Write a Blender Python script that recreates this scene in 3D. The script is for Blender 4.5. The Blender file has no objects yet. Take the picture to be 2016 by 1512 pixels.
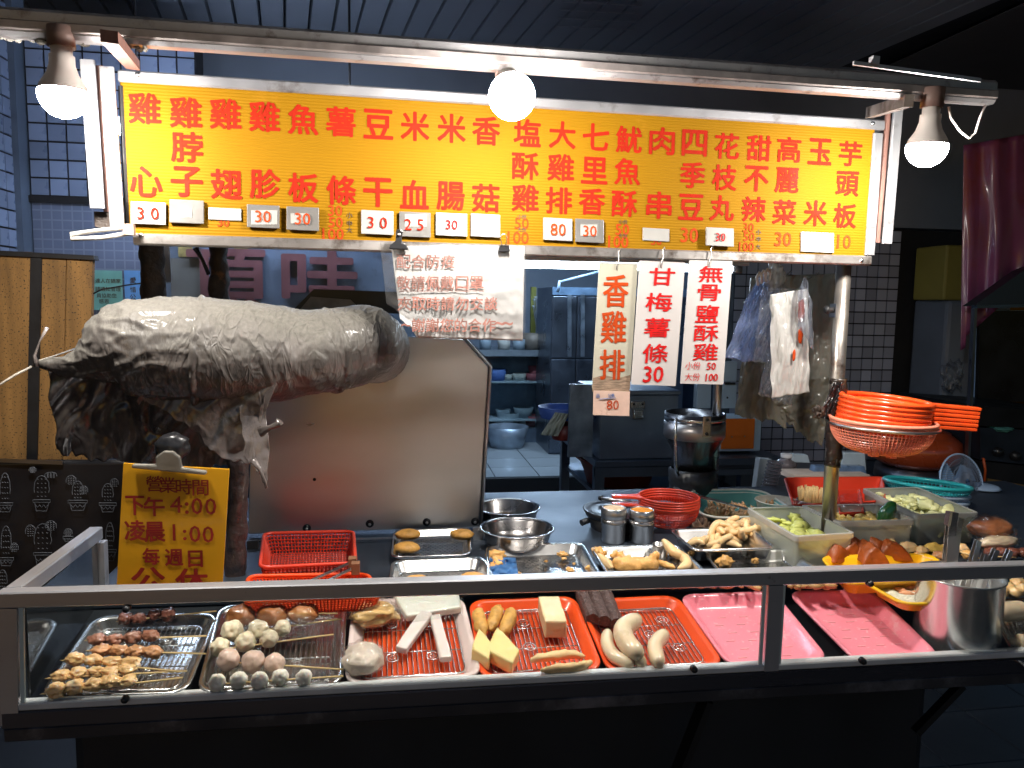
import bpy, bmesh, math, random
from mathutils import Vector, Matrix, noise
R = math.radians
C = bpy.context.scene.collection
S = bpy.context.scene
V = Vector
random.seed(7)

# ------------------------------------------------------------------ camera
F = 1514.0                      # focal length in pixels of the 2016-wide photograph
CAM = V((0, 0, 1.5))
yaw, pitch, roll = R(9), R(6), 0.016
fw = V((math.sin(yaw)*math.cos(pitch), math.cos(yaw)*math.cos(pitch), -math.sin(pitch)))
r0 = V((math.cos(yaw), -math.sin(yaw), 0)); u0 = r0.cross(fw)
rt = r0*math.cos(roll) + u0*math.sin(roll); upv = u0*math.cos(roll) - r0*math.sin(roll)
cd = bpy.data.cameras.new('camera'); cam = bpy.data.objects.new('camera', cd); C.objects.link(cam)
cd.sensor_width = 36; cd.sensor_fit = 'HORIZONTAL'; cd.lens = F/2016*36; cd.clip_start = .02; cd.clip_end = 200
m3 = Matrix((rt, upv, -fw)).transposed()
cam.matrix_world = Matrix.Translation(CAM) @ m3.to_4x4()
S.camera = cam

# ------------------------------------------------------------------ night sky, exposure
w = bpy.data.worlds.new('World'); S.world = w; w.use_nodes = True
nt = w.node_tree; bg = nt.nodes['Background']
sky = nt.nodes.new('ShaderNodeTexSky'); sky.sky_type = 'NISHITA'; sky.sun_disc = False
sky.sun_elevation = R(0.5); sky.sun_rotation = R(200)
tint = nt.nodes.new('ShaderNodeMixRGB'); tint.blend_type = 'MULTIPLY'; tint.inputs[0].default_value = 1; tint.inputs[2].default_value = (.26, .50, 1.0, 1)
nt.links.new(sky.outputs[0], tint.inputs[1]); nt.links.new(tint.outputs[0], bg.inputs[0]); bg.inputs[1].default_value = 0.14
S.view_settings.view_transform = 'Standard'; S.view_settings.look = 'None'
S.view_settings.exposure = 1.12; S.view_settings.gamma = 1; S.view_settings.use_curve_mapping = False
S.render.engine = 'CYCLES'
S.cycles.use_denoising = True; S.cycles.max_bounces = 7; S.cycles.diffuse_bounces = 3; S.cycles.glossy_bounces = 4
S.cycles.transparent_max_bounces = 16; S.cycles.transmission_bounces = 4
S.cycles.sample_clamp_indirect = 4; S.cycles.caustics_reflective = False; S.cycles.caustics_refractive = False
LAMP = 255; TUBE = 18

# ------------------------------------------------------------------ geometry helpers
def ray(px, py): return fw + rt*((px-1008)/F) - upv*((py-756)/F)
def hit(px, py, p, n):
    d = ray(px, py); t = (V(p)-CAM).dot(V(n))/d.dot(V(n)); return CAM + d*t
def onY(px, py, Y): return hit(px, py, (0, Y, 0), (0, 1, 0))
def onZ(px, py, Z): return hit(px, py, (0, 0, Z), (0, 0, 1))
def onX(px, py, X): return hit(px, py, (X, 0, 0), (1, 0, 0))
def mpp(p):                      # metres per photograph pixel at a point
    return (V(p)-CAM).dot(fw)/F

def tag(o, label=None, cat=None, group=None, kind=None):
    if label: o['label'] = label
    if cat: o['category'] = cat
    if group: o['group'] = group
    if kind: o['kind'] = kind
    return o
def thing(name, label, cat, loc=(0, 0, 0), group=None, kind=None):
    o = bpy.data.objects.new(name, None); o.empty_display_size = .05; C.objects.link(o); o.location = loc
    return tag(o, label, cat, group, kind)
def origin(o):
    v = V((0, 0, 0))
    while o is not None: v += o.location; o = o.parent
    return v
def dup(o, parent=None, loc=None, rot=None, scale=None, label=None):
    c = o.copy(); C.objects.link(c); c.parent = parent
    if loc is not None: c.location = loc
    if rot is not None: c.rotation_euler = rot
    if scale is not None: c.scale = scale
    if label: c['label'] = label
    for ch in list(o.children): dup(ch, c)
    return c

class MB:
    def __init__(s): s.v = []; s.f = []; s.sm = []
    def add(s, vs, fs, sm=False):
        b = len(s.v); s.v += [V(a) for a in vs]; s.f += [[b+i for i in f] for f in fs]; s.sm += [sm]*len(fs); return s
    def box(s, a, b):
        x0, y0, z0 = a; x1, y1, z1 = b
        return s.add([(x0,y0,z0),(x1,y0,z0),(x1,y1,z0),(x0,y1,z0),(x0,y0,z1),(x1,y0,z1),(x1,y1,z1),(x0,y1,z1)],
                     [(0,3,2,1),(4,5,6,7),(0,1,5,4),(1,2,6,5),(2,3,7,6),(3,0,4,7)])
    def prism(s, pts, off):      # polygon extruded by vector off
        n = len(pts); off = V(off); a = [V(p) for p in pts]; b = [p+off for p in a]
        return s.add(a+b, [list(range(n))[::-1], list(range(n, 2*n))] + [(i, (i+1) % n, n+(i+1) % n, n+i) for i in range(n)])
    def bar(s, p, q, wd, h, up=(0, 0, 1), bev=0.0):  # bar centred on p-q
        p, q = V(p), V(q); d = (q-p).normalized(); side = d.cross(V(up)).normalized(); u = side.cross(d)
        if bev <= 0:
            sec = [(-wd/2,-h/2),(wd/2,-h/2),(wd/2,h/2),(-wd/2,h/2)]
        else:
            b = bev; sec = [(-wd/2+b,-h/2),(wd/2-b,-h/2),(wd/2,-h/2+b),(wd/2,h/2-b),(wd/2-b,h/2),(-wd/2+b,h/2),(-wd/2,h/2-b),(-wd/2,-h/2+b)]
        n = len(sec); vs = [p+side*a+u*b2 for a, b2 in sec]+[q+side*a+u*b2 for a, b2 in sec]
        return s.add(vs, [list(range(n))[::-1], list(range(n, 2*n))]+[(i, (i+1) % n, n+(i+1) % n, n+i) for i in range(n)])
    def tube(s, pts, r, n=10, cap=True, closed=False, flat=1.0, nz=None):
        pts = [V(p) for p in pts]; m = len(pts); rr = r if isinstance(r, (list, tuple)) else [r]*m
        vs = []; prev = None
        for i, p in enumerate(pts):
            if closed: d = pts[(i+1) % m]-pts[i-1]
            else: d = pts[min(i+1, m-1)]-pts[max(i-1, 0)]
            d.normalize()
            if prev is None:
                a = d.cross(V((0, 0, 1)));
                if a.length < .1: a = d.cross(V((0, 1, 0)))
            else: a = prev - d*prev.dot(d)
            a.normalize(); prev = a; b = d.cross(a)
            for k in range(n):
                t = 2*math.pi*k/n; q = p + (a*math.cos(t)+b*math.sin(t)*flat)*rr[i]
                if nz: q += (q-p).normalized()*nz(q, t)
                vs.append(q)
        fs = []
        for i in range(m if closed else m-1):
            for k in range(n):
                i2 = (i+1) % m; fs.append((i*n+k, i*n+(k+1) % n, i2*n+(k+1) % n, i2*n+k))
        s.add(vs, fs, True)
        if cap and not closed:
            s.add(vs[:n], [list(range(n))[::-1]]); s.add(vs[-n:], [list(range(n))])
        return s
    def lathe(s, c, prof, n=32, M=None, sm=True, nz=None):  # prof = [(r, z)...]
        c = V(c); vs = []
        for r, z in prof:
            for k in range(n):
                t = 2*math.pi*k/n; q = V((r*math.cos(t), r*math.sin(t), z))
                if nz: q *= 1+nz(q)
                if M: q = M @ q
                vs.append(c+q)
        fs = [(i*n+k, i*n+(k+1) % n, (i+1)*n+(k+1) % n, (i+1)*n+k) for i in range(len(prof)-1) for k in range(n)]
        return s.add(vs, fs, sm)
    def blob(s, c, rad, amp=.15, fr=2.2, seed=0, sub=3, M=None, sq=1.0):
        bm = bmesh.new(); bmesh.ops.create_icosphere(bm, subdivisions=sub, radius=1); vs = []
        for v in bm.verts:
            p = v.co.copy()
            if sq != 1.0: p = V([math.copysign(abs(a)**sq, a) for a in p])
            k = 1+amp*(noise.noise(p*fr+V((seed*7.3, seed*1.7, 0)))+.5*noise.noise(p*fr*2.3+V((0, seed*3.1, 9))))
            p = V((p.x*rad[0]*k, p.y*rad[1]*k, p.z*rad[2]*k))
            if M: p = M @ p
            vs.append(V(c)+p)
        fs = [[v.index for v in f.verts] for f in bm.faces]; bm.free()
        return s.add(vs, fs, True)
    def grid(s, fn, nu, nv, sm=True):
        vs = [fn(i/nu, j/nv) for j in range(nv+1) for i in range(nu+1)]
        fs = [(j*(nu+1)+i, j*(nu+1)+i+1, (j+1)*(nu+1)+i+1, (j+1)*(nu+1)+i) for j in range(nv) for i in range(nu)]
        return s.add(vs, fs, sm)
    def build(s, name, m, parent=None, local=False, bevel=0, solid=0, wire=0, sub=0, flip=False):
        me = bpy.data.meshes.new(name); o0 = V((0, 0, 0)) if local else origin(parent)
        me.from_pydata([v-o0 for v in s.v], [], s.f); me.polygons.foreach_set('use_smooth', s.sm)
        bm = bmesh.new(); bm.from_mesh(me); bmesh.ops.remove_doubles(bm, verts=bm.verts, dist=1e-6)
        bmesh.ops.recalc_face_normals(bm, faces=bm.faces); bm.to_mesh(me); bm.free(); me.update()
        me.materials.append(m)
        o = bpy.data.objects.new(name, me); C.objects.link(o); o.parent = parent
        if solid:
            k = o.modifiers.new('Solid', 'SOLIDIFY'); k.thickness = solid; k.offset = 0
        if wire:
            k = o.modifiers.new('Wire', 'WIREFRAME'); k.thickness = wire; k.use_even_offset = False
        if bevel:
            k = o.modifiers.new('Bevel', 'BEVEL'); k.width = bevel; k.segments = 2; k.limit_method = 'ANGLE'; k.angle_limit = R(40)
        if sub:
            k = o.modifiers.new('Sub', 'SUBSURF'); k.levels = sub; k.render_levels = sub
        return o

# ------------------------------------------------------------------ materials
MATS = {}
def mat(name, col, rough=.5, metal=0.0, var=0.15, vs=12.0, bump=0.0, bs=60.0, stretch=None, dirt=None, emit=0.0, emitc=None,
        alpha=1.0, coat=0.0, sss=0.0, sssc=None, rvar=0.15, spec=.5, bdist=.002, trans=0.0, sheen=0, wave=None, speck=None):
    if name in MATS: return MATS[name]
    m = bpy.data.materials.new(name); m.use_nodes = True; t = m.node_tree; N = t.nodes; L = t.links
    b = N['Principled BSDF']; out = N['Material Output']
    tc = N.new('ShaderNodeTexCoord'); mp = N.new('ShaderNodeMapping'); L.new(tc.outputs['Object'], mp.inputs[0])
    if stretch: mp.inputs['Scale'].default_value = stretch
    nz = N.new('ShaderNodeTexNoise'); nz.inputs['Scale'].default_value = vs; nz.inputs['Detail'].default_value = 6; L.new(mp.outputs[0], nz.inputs[0])
    cr = N.new('ShaderNodeMixRGB'); c = V(col[:3])
    cr.inputs[1].default_value = (*(c*(1-var)), 1); cr.inputs[2].default_value = (*[min(1, a) for a in c*(1+var)], 1)
    mr = N.new('ShaderNodeMapRange'); mr.inputs[1].default_value = .3; mr.inputs[2].default_value = .7; L.new(nz.outputs[0], mr.inputs[0])
    L.new(mr.outputs[0], cr.inputs[0]); last = cr.outputs[0]
    if speck:   # (colour, scale, threshold)
        n4 = N.new('ShaderNodeTexNoise'); n4.inputs['Scale'].default_value = speck[1]; n4.inputs['Detail'].default_value = 2; L.new(tc.outputs['Object'], n4.inputs[0])
        m4 = N.new('ShaderNodeMapRange'); m4.inputs[1].default_value = speck[2]; m4.inputs[2].default_value = speck[2]+.06; L.new(n4.outputs[0], m4.inputs[0])
        x4 = N.new('ShaderNodeMixRGB'); L.new(m4.outputs[0], x4.inputs[0]); L.new(last, x4.inputs[1]); x4.inputs[2].default_value = (*speck[0], 1); last = x4.outputs[0]
    dfac = None
    if dirt:    # (colour, scale, threshold, softness)
        n2 = N.new('ShaderNodeTexNoise'); n2.inputs['Scale'].default_value = dirt[1]; n2.inputs['Detail'].default_value = 8; n2.inputs['Roughness'].default_value = .65
        L.new(tc.outputs['Object'], n2.inputs[0])
        m2 = N.new('ShaderNodeMapRange'); m2.inputs[1].default_value = dirt[2]; m2.inputs[2].default_value = dirt[2]+dirt[3]; L.new(n2.outputs[0], m2.inputs[0])
        x2 = N.new('ShaderNodeMixRGB'); L.new(m2.outputs[0], x2.inputs[0]); L.new(last, x2.inputs[1]); x2.inputs[2].default_value = (*dirt[0], 1); last = x2.outputs[0]; dfac = m2.outputs[0]
    L.new(last, b.inputs['Base Color'])
    b.inputs['Metallic'].default_value = metal; b.inputs['Specular IOR Level'].default_value = spec
    rr = N.new('ShaderNodeMapRange'); rr.inputs[1].default_value = .25; rr.inputs[2].default_value = .75
    rr.inputs[3].default_value = max(0.02, rough-rvar*rough*1.5); rr.inputs[4].default_value = min(1, rough+rvar)
    L.new(nz.outputs[0], rr.inputs[0]); L.new(rr.outputs[0], b.inputs['Roughness'])
    if bump:
        n3 = N.new('ShaderNodeTexNoise'); n3.inputs['Scale'].default_value = bs; n3.inputs['Detail'].default_value = 5; L.new(mp.outputs[0], n3.inputs[0])
        h = n3.outputs[0]
        bp = N.new('ShaderNodeBump'); bp.inputs['Strength'].default_value = bump; bp.inputs['Distance'].default_value = bdist
        L.new(h, bp.inputs['Height']); nrm = bp.outputs[0]
        if wave:
            wv = N.new('ShaderNodeTexWave'); wv.bands_direction = wave[0]; wv.inputs['Scale'].default_value = wave[1]; wv.inputs['Distortion'].default_value = wave[3] if len(wave) > 3 else 0
            L.new(tc.outputs['Object'], wv.inputs[0]); b2 = N.new('ShaderNodeBump'); b2.inputs['Strength'].default_value = wave[2]; b2.inputs['Distance'].default_value = .002
            L.new(wv.outputs[1], b2.inputs['Height']); L.new(nrm, b2.inputs['Normal']); nrm = b2.outputs[0]
        L.new(nrm, b.inputs['Normal'])
    b.inputs['Coat Weight'].default_value = coat; b.inputs['Coat Roughness'].default_value = .12
    if sss:
        b.inputs['Subsurface Weight'].default_value = sss; b.inputs['Subsurface Radius'].default_value = sssc or (1, .5, .25); b.inputs['Subsurface Scale'].default_value = .006
    if emit:
        b.inputs['Emission Color'].default_value = (*(emitc or col), 1); b.inputs['Emission Strength'].default_value = emit
    if trans: b.inputs['Transmission Weight'].default_value = trans
    if alpha < 1: b.inputs['Alpha'].default_value = alpha
    MATS[name] = m; return m
def clear(name, tint=(.95, .97, .97), refl=.10, rough=.03, bump=0, bs=40, milky=0.0, milk=(.8, .8, .75), bd=.004):
    """thin clear sheet: transparent, glossy on top, optionally milky or crinkled"""
    if name in MATS: return MATS[name]
    m = bpy.data.materials.new(name); m.use_nodes = True; N = m.node_tree.nodes; L = m.node_tree.links; N.remove(N['Principled BSDF']); out = N['Material Output']
    tr = N.new('ShaderNodeBsdfTransparent'); tr.inputs[0].default_value = (*tint, 1); gl = N.new('ShaderNodeBsdfGlossy'); gl.inputs['Roughness'].default_value = rough
    lw = N.new('ShaderNodeLayerWeight'); lw.inputs[0].default_value = .35; mm = N.new('ShaderNodeMapRange'); mm.inputs[3].default_value = refl; mm.inputs[4].default_value = min(1, refl+.35)
    L.new(lw.outputs['Facing'], mm.inputs[0]); mx = N.new('ShaderNodeMixShader'); L.new(mm.outputs[0], mx.inputs[0]); 
    base = tr.outputs[0]
    if milky:
        df = N.new('ShaderNodeBsdfDiffuse'); df.inputs[0].default_value = (*milk, 1); tl = N.new('ShaderNodeBsdfTranslucent'); tl.inputs[0].default_value = (*milk, 1)
        a = N.new('ShaderNodeMixShader'); L.new(df.outputs[0], a.inputs[1]); L.new(tl.outputs[0], a.inputs[2])
        c2 = N.new('ShaderNodeMixShader'); c2.inputs[0].default_value = milky; L.new(tr.outputs[0], c2.inputs[1]); L.new(a.outputs[0], c2.inputs[2]); base = c2.outputs[0]
    L.new(base, mx.inputs[1]); L.new(gl.outputs[0], mx.inputs[2]); L.new(mx.outputs[0], out.inputs[0])
    if bump:
        tc = N.new('ShaderNodeTexCoord'); nz = N.new('ShaderNodeTexNoise'); nz.inputs['Scale'].default_value = bs; nz.inputs['Detail'].default_value = 6; nz.inputs['Distortion'].default_value = 1.5
        L.new(tc.outputs['Object'], nz.inputs[0]); bp = N.new('ShaderNodeBump'); bp.inputs['Strength'].default_value = bump; bp.inputs['Distance'].default_value = bd; L.new(nz.outputs[0], bp.inputs['Height'])
        L.new(bp.outputs[0], gl.inputs['Normal']); L.new(bp.outputs[0], lw.inputs['Normal'])
    MATS[name] = m; return m

alu   = mat('aluminium', (.48,.48,.50), .42, .75, .12, 9, .15, 200, dirt=((.12,.09,.07), 14, .58, .2), rvar=.12)
alugr = mat('greasy_aluminium', (.34,.315,.30), .42, .8, .2, 8, .3, 90, dirt=((.10,.075,.06), 18, .50, .18))
steel = mat('brushed_steel', (.60,.58,.56), .26, 1.0, .06, 6, .12, 90, stretch=(.15, 1, 1), rvar=.1)
steelp = mat('panel_steel', (.76,.72,.68), .36, 1.0, .12, 4, .14, 5, stretch=(.5, 1, 1.3), rvar=.30, bdist=.02)
steelt = mat('tray_steel', (.66,.65,.63), .20, 1.0, .05, 10, .05, 30, rvar=.1)
steeld = mat('dark_steel', (.22,.23,.26), .30, 1.0, .15, 8, .1, 60, rvar=.15)
steelc = mat('counter_steel', (.09,.11,.14), .46, .85, .12, 5, .15, 20, dirt=((.08,.09,.11), 9, .60, .25), rvar=.15)
railm = mat('rail_steel', (.62,.62,.64), .36, .8, .1, 4, .06, 120, stretch=(.1, 1, 1), rvar=.1, dirt=((.12,.10,.09), 30, .66, .1))
bandm = mat('stained_band', (.10,.10,.11), .35, .8, .2, 6, .15, 60, dirt=((.26,.25,.28), 6, .52, .14), rvar=.2)
black = mat('black_soot', (.012,.011,.012), .55, 0, .4, 20, .5, 60)
blackp = mat('black_plastic', (.015,.015,.017), .3, 0, .2, 10)
yellow = mat('yellow_board', (.26,.125,.002), .7, 0, .05, 3, .02, 200, wave=('Z', 55, .28), dirt=((.35,.16,.01), 6, .64, .12), spec=.12, rvar=.05)
redv  = mat('red_vinyl', (.33,.016,.005), .75, 0, .08, 30, spec=.1)
orav  = mat('orange_vinyl', (.42,.05,.008), .75, 0, .08, 30, spec=.1)
redp  = mat('red_brush_paint', (.55,.010,.010), .7, 0, .12, 40, spec=.15)
faded = mat('faded_print', (.33,.14,.11), .6, 0, .2, 60)
inkblk = mat('ink', (.08,.05,.03), .6, 0, .2, 60)
cardw = mat('price_card_white', (.33,.32,.30), .45, 0, .06, 20, .1, 80, dirt=((.45,.36,.27), 30, .62, .1), coat=.2)
cardg = mat('price_card_grey', (.20,.19,.18), .3, .3, .15, 20, .1, 60, coat=.4)
cream = mat('cream_board', (.42,.40,.32), .45, 0, .05, 10, .05, 60, dirt=((.30,.24,.16), 16, .66, .1))
whiteb = mat('white_board', (.52,.49,.475), .4, 0, .04, 8, .05, 60, dirt=((.5,.42,.36), 30, .68, .08))
paper = mat('paper', (.58,.57,.56), .45, 0, .06, 6, .3, 9, bdist=.012, coat=.35)
woodm = mat('old_ply', (.30,.155,.045), .7, 0, .35, 6, .4, 120, stretch=(6, 6, .6), speck=((.03,.02,.012), 230, .60), dirt=((.08,.05,.03), 5, .55, .2))
woodr = mat('red_wood', (.20,.10,.08), .7, 0, .3, 20, .3, 60, stretch=(4, 4, .5))
slatm = mat('ceiling_slat', (.20,.22,.26), .5, .2, .15, 3, .1, 20)
darkblue = mat('roof_sheet', (.045,.065,.115), .45, .3, .3, 5, .2, 30, dirt=((.02,.02,.02), 5, .52, .15))
orangeP = mat('orange_plastic', (.85,.085,.012), .28, 0, .04, 10, coat=.3, sss=.1, sssc=(1, .3, .1))
redP = mat('red_plastic', (.62,.045,.018), .32, 0, .06, 10, coat=.3)
pinkP = mat('pink_plastic', (.93,.27,.34), .28, 0, .04, 8, coat=.35, sss=.1, sssc=(1, .4, .4), speck=((.92,.45,.48), 120, .64), dirt=((.93,.42,.46), 22, .62, .08))
salmonP = mat('salmon_plastic', (.90,.30,.19), .33, 0, .04, 10, coat=.2, sss=.15)
whiteP = mat('white_plastic', (.78,.72,.70), .35, 0, .05, 10, coat=.2)
yellowP = mat('yellow_plastic', (.88,.48,.01), .28, 0, .04, 10, coat=.3)
tealP = mat('teal_plastic', (.03,.42,.44), .33, 0, .06, 10, coat=.2)
blueP = mat('pale_blue_plastic', (.34,.47,.66), .4, 0, .1, 10)
mintP = mat('mint_plastic', (.10,.30,.28), .35, 0, .06, 10, coat=.2)
greyP = mat('ivory_plastic', (.60,.60,.52), .35, 0, .06, 10, coat=.2)
bamboo = mat('bamboo', (.70,.47,.20), .55, 0, .15, 60)
tilem = mat('glazed_tile', (.30,.32,.40), .28, 0, .05, 3, coat=.2)
tilel = mat('pale_glazed_tile', (.24,.30,.44), .25, 0, .08, 3, coat=.3)
for m_ in (tilem, tilel):          # each tile fired a little differently
    N = m_.node_tree.nodes; L = m_.node_tree.links; b = N['Principled BSDF']; oi = N.new('ShaderNodeObjectInfo'); mr = N.new('ShaderNodeMapRange'); mr.inputs[3].default_value = .72; mr.inputs[4].default_value = 1.18; L.new(oi.outputs['Random'], mr.inputs[0])
    mx = N.new('ShaderNodeVectorMath'); mx.operation = 'SCALE'; L.new(b.inputs['Base Color'].links[0].from_socket, mx.inputs[0]); L.new(mr.outputs[0], mx.inputs['Scale']); L.new(mx.outputs[0], b.inputs['Base Color'])
grout = mat('black_grout', (.012,.012,.016), .8)
chick = mat('raw_chicken', (.80,.50,.22), .30, 0, .2, 40, .5, 90, sss=.3, coat=.5, dirt=((.80,.62,.45), 45, .55, .1))
chick2 = mat('marinated_chicken', (.62,.30,.13), .3, 0, .25, 40, .4, 90, sss=.2, coat=.5, dirt=((.62,.40,.27), 45, .58, .1))
gizz = mat('dark_gizzard', (.17,.055,.035), .25, 0, .35, 50, .3, 90, coat=.6, sss=.1, dirt=((.38,.20,.13), 60, .6, .08))
fishb = mat('fish_ball', (.82,.70,.50), .45, 0, .1, 25, .6, 60, sss=.25, coat=.15)
fishw = mat('white_fish_ball', (.84,.78,.67), .45, 0, .06, 25, .8, 80, sss=.25, coat=.15)
pinkb = mat('pink_fish_ball', (.74,.52,.42), .4, 0, .16, 14, .4, 70, sss=.25, coat=.25)
mush = mat('shiitake_cap', (.34,.12,.035), .35, 0, .4, 18, .6, 60, coat=.4, dirt=((.62,.33,.12), 25, .56, .12))
friedm = mat('fried_batter', (.74,.40,.12), .5, 0, .22, 40, .9, 130, coat=.2, dirt=((.52,.23,.06), 40, .58, .12))
friedl = mat('pale_fried_squid', (.80,.54,.26), .45, 0, .14, 30, .5, 90, coat=.25, sss=.15)
crumbm = mat('fried_crumbs', (.55,.30,.11), .55, 0, .35, 60, .6, 100)
croq = mat('golden_croquette', (.66,.34,.08), .5, 0, .25, 60, 1.0, 150, dirt=((.35,.15,.03), 60, .6, .1))
tofu = mat('tofu_cream', (.82,.64,.38), .4, 0, .06, 15, .2, 60, sss=.3, coat=.2)
tofuy = mat('egg_tofu', (.84,.66,.28), .35, 0, .06, 15, .15, 60, sss=.3, coat=.25)
saus = mat('white_sausage', (.80,.62,.42), .28, 0, .08, 30, .15, 60, sss=.3, coat=.5, speck=((.55,.38,.22), 90, .70))
bloodc = mat('rice_blood_cake', (.10,.055,.05), .55, 0, .4, 120, 1.0, 220, bdist=.003, speck=((.20,.14,.12), 240, .60))
radish = mat('radish_cake', (.80,.68,.63), .35, 0, .06, 20, .3, 60, sss=.3, coat=.4)
slab = mat('white_cake', (.86,.84,.74), .3, 0, .05, 10, .2, 20, sss=.3, coat=.6)
brownf = mat('sweet_potato_fritter', (.27,.055,.004), .5, 0, .25, 25, .5, 60, coat=.1)
film = clear('cling_film', (.97,.97,.97), .05, .10, .55, 55, bd=.003)
filmb = clear('bag_film', (.90,.91,.93), .10, .10, 1.0, 22, milky=.16, milk=(.55,.60,.72))
filmw = clear('milky_bag_film', (.86,.86,.84), .10, .15, .8, 28, milky=.74, milk=(.84,.82,.78))
filmg = clear('grey_bag_film', (.60,.58,.52), .06, .25, .8, 12, milky=.62, milk=(.30,.285,.24))
filmblue = clear('blue_bag_film', (.72,.78,.92), .10, .12, .9, 22, milky=.40, milk=(.40,.48,.72))
glass = clear('glass_pane', (.95,.975,.965), .035, .01)
boxpl = clear('frosted_box_plastic', (.80,.82,.78), .06, .18, .2, 30, milky=.60, milk=(.88,.88,.80))

def creases(m, sc=16, st=.7, dist=.006, stretch=(1, 1, .6), mask=4):
    N = m.node_tree.nodes; L = m.node_tree.links; tc = N.new('ShaderNodeTexCoord'); mp = N.new('ShaderNodeMapping'); mp.inputs['Scale'].default_value = stretch; L.new(tc.outputs['Object'], mp.inputs[0])
    ns = N.new('ShaderNodeTexNoise'); ns.inputs['Scale'].default_value = 7; ns.inputs['Detail'].default_value = 3; L.new(mp.outputs[0], ns.inputs[0]); mxv = N.new('ShaderNodeMixRGB'); mxv.inputs[0].default_value = .22; L.new(mp.outputs[0], mxv.inputs[1]); L.new(ns.outputs[1], mxv.inputs[2])
    h = None
    for k, a in ((1, 1.0), (2.7, .45)):
        vo = N.new('ShaderNodeTexVoronoi'); vo.feature = 'DISTANCE_TO_EDGE'; vo.inputs['Scale'].default_value = sc*k; L.new(mxv.outputs[0], vo.inputs['Vector'])
        mr = N.new('ShaderNodeMapRange'); mr.interpolation_type = 'SMOOTHSTEP'; mr.inputs[2].default_value = .16; mr.inputs[3].default_value = a; mr.inputs[4].default_value = 0; L.new(vo.outputs['Distance'], mr.inputs[0])
        if h is None: h = mr.outputs[0]
        else: ad = N.new('ShaderNodeMath'); ad.operation = 'ADD'; L.new(h, ad.inputs[0]); L.new(mr.outputs[0], ad.inputs[1]); h = ad.outputs[0]
    n2 = N.new('ShaderNodeTexNoise'); n2.inputs['Scale'].default_value = mask; L.new(tc.outputs['Object'], n2.inputs[0]); m2 = N.new('ShaderNodeMapRange'); m2.inputs[1].default_value = .40; m2.inputs[2].default_value = .62; L.new(n2.outputs[0], m2.inputs[0])
    mu = N.new('ShaderNodeMath'); mu.operation = 'MULTIPLY'; L.new(h, mu.inputs[0]); L.new(m2.outputs[0], mu.inputs[1]); bp = N.new('ShaderNodeBump'); bp.inputs['Strength'].default_value = st; bp.inputs['Distance'].default_value = dist; L.new(mu.outputs[0], bp.inputs['Height'])
    for n_ in [x for x in N if x.type in ('BSDF_PRINCIPLED', 'BSDF_GLOSSY')]:
        if n_.inputs['Normal'].links: L.new(n_.inputs['Normal'].links[0].from_socket, bp.inputs['Normal'])
    for n_ in [x for x in N if x.type in ('BSDF_PRINCIPLED', 'BSDF_GLOSSY')]: L.new(bp.outputs[0], n_.inputs['Normal'])
for m_, a_ in ((film, 45), (filmb, 26), (filmw, 30), (filmg, 12), (filmblue, 24)): creases(m_, a_, .9, .004)
def sheet_poly(mb, pts, off): mb.prism(pts, off); return mb

# ------------------------------------------------------------------ text
GC = {}
def glyph(s, bold=.02, res=2):
    k = s
    if k in GC: return GC[k]
    c = bpy.data.curves.new('t', 'FONT'); c.body = s; c.resolution_u = res
    o = bpy.data.objects.new('t', c); C.objects.link(o); dg = bpy.context.evaluated_depsgraph_get()
    me = bpy.data.meshes.new_from_object(o.evaluated_get(dg)); vs = [v.co.copy() for v in me.vertices]; fs = [list(p.vertices) for p in me.polygons]
    bpy.data.objects.remove(o); bpy.data.meshes.remove(me)
    xs = [v.x for v in vs]; ys = [v.y for v in vs]; cx, cy = (min(xs)+max(xs))/2, (min(ys)+max(ys))/2
    GC[k] = ([(v.x-cx, v.y-cy) for v in vs], fs, max(xs)-min(xs), max(ys)-min(ys)); return GC[k]
def text(mb, s, c, u, v, h=None, wd=None, bold=.02, n=None, lift=.0015, th=0, shear=0):
    """write s centred at c, u = reading direction, v = up; h = height, wd = width in metres"""
    vs, fs, W, H = glyph(s, bold); u = V(u).normalized(); v = V(v).normalized(); n = V(n) if n else u.cross(v)
    sy = h/H if h else wd/W; sx = wd/W if wd else sy
    c = V(c)+n*lift; P = [c+u*(x*sx+shear*y*sy)+v*(y*sy) for x, y in vs]
    mb.add(P, fs)
    if bold > .004:          # thicken the strokes with slightly shifted sheets
        d = bold*.45*(sy if len(s) == 1 else min(sx, sy))
        for k, (a, b) in enumerate(((1, 0), (-1, 0), (0, 1), (0, -1), (.7, .7), (-.7, .7), (.7, -.7), (-.7, -.7))):
            mb.add([p+u*(a*d)+v*(b*d)-n*.00005*(k+1) for p in P], fs)
    if th:
        mb.add([p-n*th for p in P], fs)
        cnt = {}
        for f in fs:
            for a, b in zip(f, f[1:]+f[:1]): cnt[frozenset((a, b))] = cnt.get(frozenset((a, b)), 0)+1
        for f in fs:
            for a, b in zip(f, f[1:]+f[:1]):
                if cnt[frozenset((a, b))] == 1: mb.add([P[a], P[b], P[b]-n*th, P[a]-n*th], [(0, 1, 2, 3)])

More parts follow.
